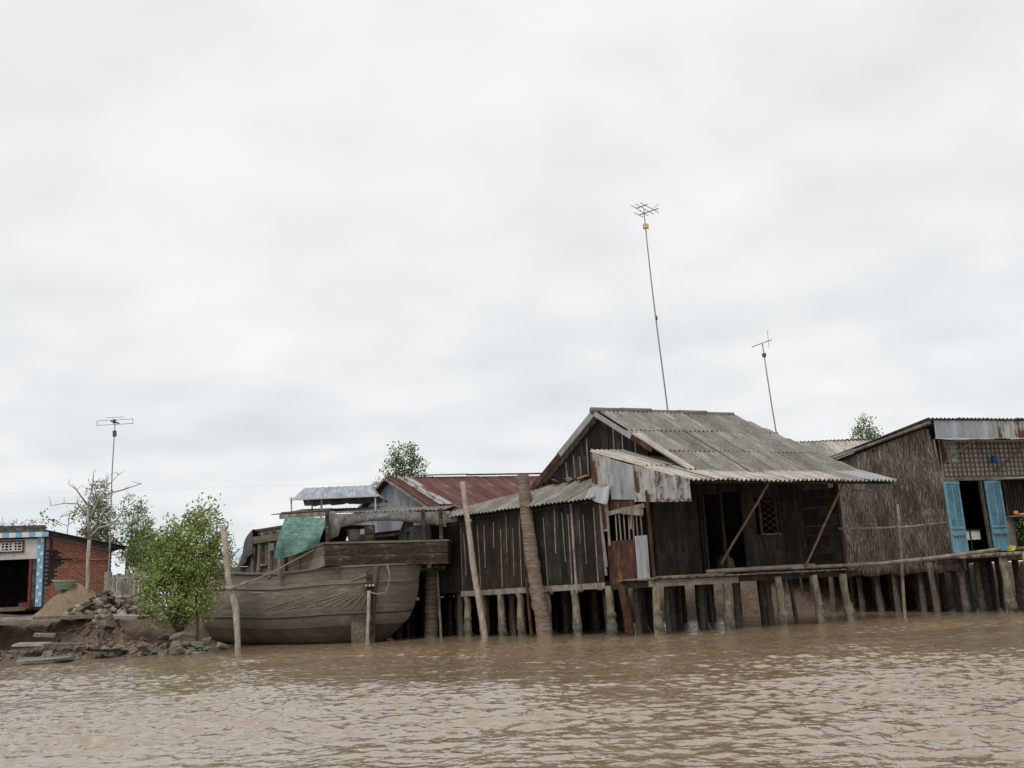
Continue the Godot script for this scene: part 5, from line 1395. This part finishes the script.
	# roof over the stern with posts
	var posts := [[-5.15, -27.05, 2.6], [-2.15, -27.75, 2.6], [-1.9, -29.4, 2.5], [-6.3, -28.6, 2.3], [-6.1, -30.2, 1.9], [-3.4, -30.2, 1.9], [-2.62, -27.62, 2.6]]
	for p in posts:
		bar(h, "roof_post", Vector3(p[0], p[2] - 0.6, p[1]), Vector3(p[0], 3.48, p[1]), 0.09, 0.09, M["gallery"], Vector3.RIGHT)
	var rdn := Vector3(-0.1, -0.13, 1.0).normalized()
	for k in 5:
		sheet(h, "roof_sheet", Vector3(-6.55 + k * 0.94, 3.88 - 0.01 * (k % 2) - 0.012 * k, -30.35 - 0.06 * k), Vector3(0.99, -0.012, -0.11), rdn, 0.98, 2.75, 0.11, 0.016, M["roof_c"] if k != 1 else M["roof_b"], none_fn, 0.03)
	bar(h, "roof_edge_board", Vector3(-6.55, 3.45, -27.55), Vector3(-5.0, 3.46, -27.40), 0.05, 0.12, M["grey_wood"])
	bar(h, "roof_edge_board", Vector3(-6.5, 3.56, -27.8), Vector3(-5.2, 3.57, -27.7), 0.5, 0.04, M["concrete_b"])
	bar(h, "roof_beam", Vector3(-5.2, 3.38, -27.45), Vector3(-1.9, 3.36, -27.95), 0.08, 0.10, M["grey_wood"])
	bar(h, "tiller", Vector3(-4.0, 2.75, -27.2), Vector3(-2.7, 2.95, -28.6), 0.07, 0.06, M["gallery"])
	# grey cloth hanging under the eave
	var vf := func(i: int, j: int) -> Vector3:
		var x := i / 40.0
		var p := Vector3(-5.15, 3.44, -27.32).lerp(Vector3(-2.0, 3.38, -27.82), x)
		var drop := 0.34 * (0.6 + 0.9 * pow(absf(x - 0.52) * 1.7, 2.0)) * (1.0 + 0.3 * noise.get_noise_1d(x * 90))
		if x < 0.08:
			drop *= 1.6
		return p + Vector3(0, -drop * j / 6.0, 0.08 * sin(j / 6.0 * 2.6) + 0.03 * noise.get_noise_2d(x * 300, j * 12))
	put(h, "hanging_cloth", grid(vf, 41, 7, func(i, j): return Vector2(i * 0.08, j * 0.07)), M["grey_tarp"])
	bar(h, "loose_board", Vector3(-2.9, 3.10, -27.68), Vector3(-1.7, 3.16, -27.85), 0.03, 0.12, M["grey_wood"])
	# green tarpaulin
	var a0 := Vector3(-6.38, 3.42, -27.45)
	var a1 := Vector3(-5.12, 3.34, -27.20)
	var a2 := Vector3(-6.66, 2.30, -27.35)
	var a3 := Vector3(-5.40, 2.58, -26.95)
	var tf := func(i: int, j: int) -> Vector3:
		var u := i / 14.0
		var v := j / 12.0
		var p := a0.lerp(a1, u).lerp(a2.lerp(a3, u), v)
		return p + Vector3(0, -0.05 * sin(u * PI) * v, 0.07 * sin(u * 9.0 + v * 2.0) * (0.3 + v) + 0.05 * noise.get_noise_2d(u * 120, v * 120) + 0.10 * sin(v * PI))
	put(h, "green_tarp", grid(tf, 15, 13, func(i, j): return Vector2(i * 0.09, j * 0.09)), M["green_tarp"])
	# pale lavender canopy on a light frame above the roof
	var cn := put(h, "canopy", box_mesh(Vector3(0.02, 0.02, 0.02)), M["canopy"], Transform3D(Basis.IDENTITY, Vector3(-5.2, 4.2, -29.2)))
	var cf := func(i: int, j: int) -> Vector3:
		var u := i / 24.0
		var v := j / 12.0
		var x := lerpf(-6.48 + 0.12 * sin(v * PI), -3.92 - 0.22 * sin(v * PI), u)
		var z := lerpf(-28.3, -30.4, v) - 0.15 * u
		var y := 3.99 + 0.42 * pow(1.0 - absf(2.0 * v - 1.0), 0.85)
		y -= 0.03 * sin(u * PI * 4.0) * sin(u * PI * 4.0) * (1.0 - sin(v * PI)) + 0.012 * sin(u * 60.0)
		if i == 0 or i == 24:
			y -= 0.22 * sin(v * PI)
		return Vector3(x, y, z)
	cn.mesh = grid(cf, 25, 13, func(i, j): return Vector2(i * 0.1, j * 0.12))
	cn.global_transform = Transform3D.IDENTITY
	for p in [[-6.42, -28.4], [-6.2, -30.2], [-5.75, -29.3], [-4.05, -28.5], [-4.05, -30.3], [-5.6, -28.6]]:
		bar(cn, "canopy_pole", Vector3(p[0], 3.5, p[1]), Vector3(p[0], 4.02 + 0.35 * sin(clampf((-28.3 - p[1]) / 2.1, 0, 1) * PI), p[1]), 0.04, 0.04, M["metal_pale"], Vector3.RIGHT)
	bar(cn, "canopy_bar", Vector3(-6.45, 3.98, -28.32), Vector3(-3.95, 3.98, -28.45), 0.035, 0.035, M["metal_pale"])
	# cabin side forward of the gallery
	for q in [1.85, 2.45, 3.15, 3.55]:
		bar(h, "cabin_post", Bq(q, 1.76, 1.85), Bq(q - (0.12 if q > 3.0 else 0.0), 1.75, 3.0), 0.12, 0.09, M["hull"], BA)
	bar(h, "cabin_beam", Bq(1.75, 1.79, 2.93), Bq(3.62, 1.79, 2.93), 0.09, 0.20, M["hull"])
	bar(h, "cabin_beam", Bq(1.75, 1.66, 3.12), Bq(3.3, 1.66, 3.13), 0.09, 0.09, M["hull_b"])
	for k in 3:
		bar(h, "cabin_block", Bq(1.95 + k * 0.5, 1.72, 3.0), Bq(1.95 + k * 0.5, 1.72, 3.12), 0.14, 0.08, M["hull_b"], BA)
	for k in 4:
		bar(h, "cabin_board", Bq(1.75, 1.68, 1.98 + k * 0.25), Bq(4.0, 1.68, 1.98 + k * 0.25), 0.03, 0.248, M["hull_b"] if k % 2 else M["hull"])
	var wn := bar(h, "cabin_window", Bq(2.72, 1.71, 2.48), Bq(3.08, 1.71, 2.48), 0.02, 0.46, M["gallery"])
	bar(wn, "sill", Bq(2.62, 1.75, 2.21), Bq(3.16, 1.75, 2.21), 0.07, 0.05, M["hull"])
	bar(wn, "frame", Bq(2.70, 1.74, 2.21), Bq(2.70, 1.74, 2.74), 0.05, 0.05, M["hull"], BA)
	bar(h, "patch", Bq(2.05, 1.84, 2.67), Bq(2.35, 1.84, 2.67), 0.02, 0.2, M["bag_white_dull"])
	put(h, "painted_hole", lathe([[0.0, 0.0], [0.10, 0.01], [0.11, 0.03], [0.0, 0.035]], 12), M["metal_dark"], Transform3D(Basis(BA, BP, Vector3.UP) * Basis.from_scale(Vector3(0.8, 1, 1.6)), Bq(3.36, 1.79, 2.58)))  # solid dark disc painted for the darkness of an open hole
	bar(h, "cabin_roof", Bq(1.6, 0.3, 3.20), Bq(3.4, 0.3, 3.21), 2.9, 0.06, M["black_tarp"])
	# black tarpaulin curving down over the hold
	var bf := func(i: int, j: int) -> Vector3:
		var u := i / 12.0
		var v := j / 10.0
		var sx := lerpf(3.38, 4.4, pow(v, 0.9)) + 0.10 * sin(u * 5.0) * v
		var y := lerpf(3.24, 2.25, pow(v, 1.15)) + 0.04 * noise.get_noise_2d(u * 150, v * 150)
		if i == 0:
			return Bq(sx - 0.05, 1.86 + 0.05 * sin(v * 9.0), lerpf(2.55, 2.1, v))
		return Bq(sx, lerpf(1.84, -1.5, (u * 12.0 - 1.0) / 11.0) + 0.06 * sin(v * 6.0), y)
	put(h, "black_tarp", grid(bf, 13, 11), M["black_tarp"])
	bar(h, "hatch_coaming", Bq(3.8, 1.70, 2.12), Bq(7.8, 1.55, 2.25), 0.05, 0.18, M["hull_b"])
	# cargo under a blue and white cover, further forward
	var cvr := func(i: int, j: int) -> Vector3:
		var u := i / 16.0
		var v := j / 10.0
		var y := 2.15 + 1.15 * pow(sin(v * PI), 0.6) * (0.85 + 0.15 * sin(u * 7.0)) * pow(sin(clampf(u, 0.02, 0.98) * PI), 0.3)
		return Bq(lerpf(4.4, 8.4, u), lerpf(1.4, -1.4, v), y + 0.05 * noise.get_noise_2d(u * 100, v * 100))
	var cg := put(self, "cargo_cover", grid(cvr, 17, 11), M["bag_white"])
	tag(cg, "white tarp with blue stripes over cargo on the barge", "tarp")
	for q in [0.25, 0.5, 0.75]:
		var sf := func(i: int, j: int) -> Vector3:
			var v := (j + 0.5) / 11.0
			var u: float = q + (i - 0.5) * 0.07
			var y := 2.165 + 1.15 * pow(sin(v * PI), 0.6) * (0.85 + 0.15 * sin(u * 7.0)) * pow(sin(clampf(u, 0.02, 0.98) * PI), 0.3)
			return Bq(lerpf(4.4, 8.4, u), lerpf(1.42, -1.42, v), y + 0.05 * noise.get_noise_2d(u * 100, v * 100))
		put(cg, "blue_stripe", grid(sf, 2, 11), M["bag_blue"])
	# things in the stern: bundle, pot, barrel
	var bd := put(self, "dark_bundle", lathe([[0.0, 0.0], [0.42, 0.02], [0.50, 0.3], [0.46, 0.6], [0.30, 0.85], [0.0, 0.92]], 14), M["black_tarp"], Transform3D(Basis.from_scale(Vector3(1.0, 1.5, 1.0)), Vector3(-2.95, 2.02, -28.6)))
	tag(bd, "big dark bundle under the barge's stern roof", "bundle")
	var bx := put(self, "storage_box", hull_of_points(Vector3(0.9, 0.35, 0.4), 0.1), M["gallery"], Transform3D(Basis.IDENTITY, Vector3(-4.5, 2.4, -28.9)))
	tag(bx, "dark wooden chest on the barge's stern gallery", "chest")
	var pt := put(self, "white_bucket", lathe([[0.0, 0.0], [0.15, 0.0], [0.20, 0.34], [0.17, 0.34], [0.14, 0.04]], 14), M["white_paint"], Transform3D(Basis.IDENTITY, Vector3(-4.75, 2.75, -28.9)))
	tag(pt, "white bucket standing on the chest in the barge", "bucket")
	# mooring post, rope to it, hanging rope, thin stake
	var mp := tube(self, "mooring_post", [Vector3(-7.12, -0.8, -25.6), Vector3(-7.13, 0.3, -25.6), Vector3(-7.20, 1.1, -25.6), Vector3(-7.38, 1.8, -25.6), Vector3(-7.46, 2.5, -25.6), Vector3(-7.55, 3.15, -25.6)], [0.085, 0.08, 0.088, 0.072, 0.078, 0.07], M["bark_pale"], 9, 0.5)
	tag(mp, "crooked pale tree trunk post beside the green bush", "post", "mooring posts")
	pole(mp, "broken_limb", Vector3(-7.52, 2.9, -25.6), Vector3(-7.40, 3.12, -25.55), 0.04, 0.03, M["bark_pale"])
	var rp := tube(self, "mooring_rope", [Vector3(-7.28, 1.58, -25.52), Vector3(-7.0, 1.66, -25.75), Vector3(-6.4, 1.95, -26.3), Vector3(-5.5, 2.48, -26.95)], [0.016, 0.016, 0.016, 0.016], M["rope"], 6, 0.4)
	tag(rp, "thick rope from the barge's gallery to the crooked post", "rope")
	var knot := tube(rp, "knot", [Vector3(-7.17, 1.60, -25.54), Vector3(-7.30, 1.55, -25.48), Vector3(-7.42, 1.58, -25.55)], [0.05, 0.06, 0.05], M["rope"], 6, 0.5)
	tube(rp, "knot", [Vector3(-7.1, 1.63, -25.66), Vector3(-6.95, 1.70, -25.78)], [0.055, 0.05], M["rope"], 6, 0.5)
	var hr := tube(self, "hanging_rope", [Vector3(-3.55, 2.0, -26.95), Vector3(-3.48, 1.7, -26.9), Vector3(-3.52, 1.45, -26.9), Vector3(-3.6, 1.28, -26.9), Vector3(-3.8, 1.24, -26.9), Vector3(-4.03, 1.30, -26.88)], [0.016, 0.015, 0.014, 0.015, 0.015, 0.018], M["rope"], 6, 0.3)
	tag(hr, "short pale rope hanging from the gallery to the rudder stake", "rope")
	var sk := pole(self, "rudder_stake", Vector3(-4.08, -0.7, -26.75), Vector3(-4.03, 1.34, -26.82), 0.05, 0.045, M["bark_pale"], 0.02)
	tag(sk, "thin pale stake standing before the barge's rudder", "stake", "mooring posts")

# ---------------------------------------------------------------- posts, rails, aerials, far house
func loose_things() -> void:
	rng.seed = 808
	# leaning coconut trunk before the annex
	var pts := []
	var rad := []
	for k in 30:
		var t := k / 29.0
		pts.append(Vector3(0.62, -0.7, -25.3).lerp(Vector3(0.16, 4.08, -26.1), t) + Vector3(-0.08 * sin(t * PI), 0, 0))
		rad.append(lerpf(0.20, 0.16, t) * (1.05 if k % 2 else 0.95))
	var cp := tube(self, "coconut_trunk", pts, rad, M["palm"], 10, 0.25)
	tag(cp, "thick leaning ringed coconut trunk before the annex wall", "post", "mooring posts")
	pts = []
	rad = []
	for k in 18:
		var t := k / 17.0
		pts.append(Vector3(-2.62, -0.7, -28.6).lerp(Vector3(-2.52, 2.0, -28.8), t))
		rad.append(0.19 * (1.05 if k % 2 else 0.95))
	var c2 := tube(self, "coconut_trunk", pts, rad, M["palm"], 10, 0.25)
	tag(c2, "short upright coconut trunk under the barge's gallery corner", "post", "mooring posts")
	var gp := pole(self, "wooden_pole", Vector3(-0.95, -0.7, -26.7), Vector3(-1.47, 4.10, -27.0), 0.095, 0.07, M["bark_pale"], 0.04, 9, 9, 0.25)
	tag(gp, "pale slim pole leaning at the annex's left end", "pole", "mooring posts")
	pole(gp, "branch_stub", Vector3(-1.34, 2.9, -26.92), Vector3(-1.27, 3.05, -26.85), 0.04, 0.03, M["bark_pale"])
	var ts := pole(self, "thin_stake", Vector3(0.22, -0.6, -25.6), Vector3(0.12, 1.45, -25.75), 0.045, 0.04, M["stilt_red"], 0.03)
	tag(ts, "thin reddish stake just left of the leaning coconut trunk", "stake", "mooring posts")
	var t2 := pole(self, "thin_stake", Vector3(-3.0, -0.6, -27.9), Vector3(-3.05, 1.9, -28.0), 0.04, 0.035, M["stilt"], 0.03)
	t2.position += Vector3(0.72, 0, -0.3)
	tag(t2, "thin grey stake between the barge and the pale slim pole", "stake", "mooring posts")
	# bamboo rails from the verandah to the thatched house, with one upright
	var r1 := tube(self, "bamboo_rail", [Vector3(8.15, 1.37, -25.75), Vector3(9.2, 1.38, -25.95), Vector3(10.3, 1.43, -26.05), Vector3(11.2, 1.50, -26.0), Vector3(12.2, 1.58, -25.9)], [0.05, 0.05, 0.055, 0.05, 0.05], M["deck_wood"], 8, 0.2)
	tag(r1, "lower pale pole bridging the two stilt houses", "rail", "rails between the houses")
	var r2 := tube(self, "bamboo_rail", [Vector3(8.12, 2.30, -25.8), Vector3(9.2, 2.27, -26.1), Vector3(10.2, 2.28, -26.4), Vector3(11.4, 2.37, -26.95)], [0.032, 0.034, 0.034, 0.03], M["deck_wood"], 7, 0.2)
	tag(r2, "upper thin handrail bridging the two stilt houses", "rail", "rails between the houses")
	var bu := pole(self, "bamboo_pole", Vector3(9.72, -0.6, -26.3), Vector3(9.86, 2.86, -26.2), 0.045, 0.035, M["bamboo"], 0.03)
	tag(bu, "upright bamboo pole in the water between the two houses", "pole", "mooring posts")
	# fibre-cement roofed house behind
	var fh := thing("rear_house", "pale corrugated roof house behind the thatched house", "house", Vector3(11.0, 1.0, -40.0))
	var dn := Vector3(0.1, -0.55, 1.0).normalized()
	for k in 7:
		sheet(fh, "roof_sheet", Vector3(8.2 + k * 0.9, 6.24 - 0.01 * (k % 2), -38.2 - 0.03 * k), Vector3(1, -0.01, -0.03), dn, 0.95, 2.6, 0.15, 0.028, M["roof_pale"] if k % 3 else M["roof_a"])
	bar(fh, "wall", Vector3(8.4, 3.0, -37.0), Vector3(14.2, 3.0, -37.2), 0.06, 4.2, M["dark_wood"])
	bar(fh, "wall", Vector3(8.4, 3.4, -37.0), Vector3(8.4, 3.4, -41.0), 0.06, 4.6, M["dark_wood"])
	bar(fh, "wall", Vector3(14.2, 3.4, -37.2), Vector3(14.2, 3.4, -41.0), 0.06, 4.6, M["dark_wood"])
	for k in 7:
		sheet(fh, "roof_sheet", Vector3(8.2 + k * 0.9, 6.23, -38.2), Vector3(1, -0.01, -0.03), Vector3(0, -0.5, -1.0).normalized(), 0.95, 3.2, 0.15, 0.028, M["roof_b"])
	# aerials on the roofs
	aerial("tall leaning aerial mast above the grey roof ridge", Vector3(4.22, 3.0, -26.5), Vector3(3.90, 11.35, -26.3), 0.026, 1, [[0.93, H(0.9, 4.4, 3.8)], [0.62, H(0.8, 3.8, 4.0)], [0.93, H(5.6, 3.2, 4.6)], [0.93, H(5.9, 1.0, 4.2)], [0.62, H(5.4, 3.4, 4.6)]])
	aerial("shorter aerial mast between the grey roof and thatched house", Vector3(9.15, 0.6, -33.5), Vector3(8.62, 9.02, -33.3), 0.035, 2, [])
	# power cables far behind
	for k in 3:
		var cb := tube(self, "power_cable", [Vector3(-70, 10.6 - k * 2.9, -70), Vector3(-30, 9.4 - k * 2.75, -70), Vector3(-6, 9.0 - k * 2.6, -70), Vector3(24, 9.2 - k * 2.5, -70)], [0.004, 0.004, 0.004, 0.004], M["wire"], 4)
		tag(cb, ["topmost thin power cable across the left sky", "middle thin power cable across the left sky", "lowest thin power cable across the left sky"][k], "cable", "power cables")

func _ready() -> void:
	noise.seed = 3
	noise.frequency = 0.01
	noise.fractal_octaves = 3
	noise_b.seed = 9
	noise_b.frequency = 0.01
	noise_b.fractal_octaves = 3
	# camera: low in a boat, tipped up and rolled a little
	var cam := Camera3D.new()
	cam.name = "camera"
	add_child(cam)
	cam.fov = rad_to_deg(2.0 * atan(384.0 / 1000.0))
	cam.position = Vector3(0, 1.15, 0)
	cam.basis = Basis(Vector3.RIGHT, atan(0.2067)) * Basis(Vector3(0, 0, 1), -atan(0.05))
	cam.far = 3000.0
	cam.current = true
	# sky
	var env := Environment.new()
	env.background_mode = Environment.BG_SKY
	var sky := Sky.new()
	var pm := PanoramaSkyMaterial.new()
	pm.panorama = ImageTexture.create_from_image(sky_image())
	sky.sky_material = pm
	env.sky = sky
	env.tonemap_mode = Environment.TONE_MAPPER_LINEAR
	env.tonemap_exposure = 1.17
	env.sdfgi_enabled = true
	env.ssao_enabled = true
	env.ssil_enabled = true
	var we := WorldEnvironment.new()
	we.name = "environment"
	we.environment = env
	add_child(we)
	# veiled sun, high behind the left shoulder
	var sun := DirectionalLight3D.new()
	sun.name = "sun"
	sun.light_energy = 0.5
	sun.light_angular_distance = 25.0
	sun.light_color = Color(1.0, 0.97, 0.93)
	sun.shadow_enabled = true
	sun.rotation_degrees = Vector3(-58, -25, 0)
	add_child(sun)
	make_materials()
	tint("iron_blue", "iron_clean", Color(0.82, 0.86, 0.92), Vector3(0.3, 0.5, 0))
	tint("red_roof_b", "red_roof", Color(0.8, 0.75, 0.75), Vector3(0.4, 0.2, 0))
	tint("roof_dark", "roof_a", Color(0.45, 0.45, 0.45), Vector3(0.4, 0.2, 0))
	tint("hull_pale", "hull", Color(1.25, 1.2, 1.12), Vector3(0.1, 0.7, 0.2))
	tint("lattice_sheet", "plaster", Color(1.1, 1.09, 1.06))
	tint("stilt_red_pale", "concrete", Color(0.86, 0.78, 0.72), Vector3(0.2, 0.1, 0.4))
	tint("bag_white_dull", "bag_white", Color(0.6, 0.6, 0.6))
	for k in [["iron_clean_t", "iron_clean"], ["rust_t", "rust"], ["red_roof_t", "red_roof"]]:
		var m: StandardMaterial3D = M[k[1]].duplicate()
		m.uv1_triplanar = true
		m.uv1_world_triplanar = true
		M[k[0]] = m
	tint("brick_dull", "brick", Color(0.66, 0.70, 0.72))
	plain("orange_tile", C(.24, .10, .06), 0.9)
	build_setting()
	main_house()
	red_house()
	thatch_house()
	brick_house()
	barge()
	left_bank()
	loose_things()
	plants()

func sky_image() -> Image:
	var w := 1024
	var hh := 512
	var im := Image.create(w, hh, false, Image.FORMAT_RGBF)
	var n := FastNoiseLite.new()
	n.seed = 21
	n.noise_type = FastNoiseLite.TYPE_SIMPLEX_SMOOTH
	n.frequency = 1.0
	n.fractal_octaves = 5
	n.fractal_gain = 0.5
	for j in hh:
		var el := (0.5 - (j + 0.5) / hh) * PI
		var y := sin(el)
		for i in w:
			var az := ((i + 0.5) / w - 0.5) * TAU
			var d := Vector3(sin(az) * cos(el), y, -cos(az) * cos(el))
			# cloud sheet far overhead: layers seen flatter towards the horizon
			var q := 1.0 / (maxf(y, 0.0) + 0.22)
			var a := n.get_noise_3d(d.x * q * 1.1, 3.0, d.z * q * 1.1)
			var b := n.get_noise_3d(d.x * q * 3.0 + 9.0, 7.0, d.z * q * 3.4)
			var v := 0.735 + 0.075 * a + 0.075 * b
			var blue := clampf(0.6 - a * 1.6 - b * 0.8, 0, 1) * (1.0 - smooth(0.05, 0.45, y))
			var c := Color(v * (1.0 - 0.08 * blue), v * (1.0 - 0.02 * blue) * 1.003, v * 1.008)
			im.set_pixel(i, j, c)
	return im
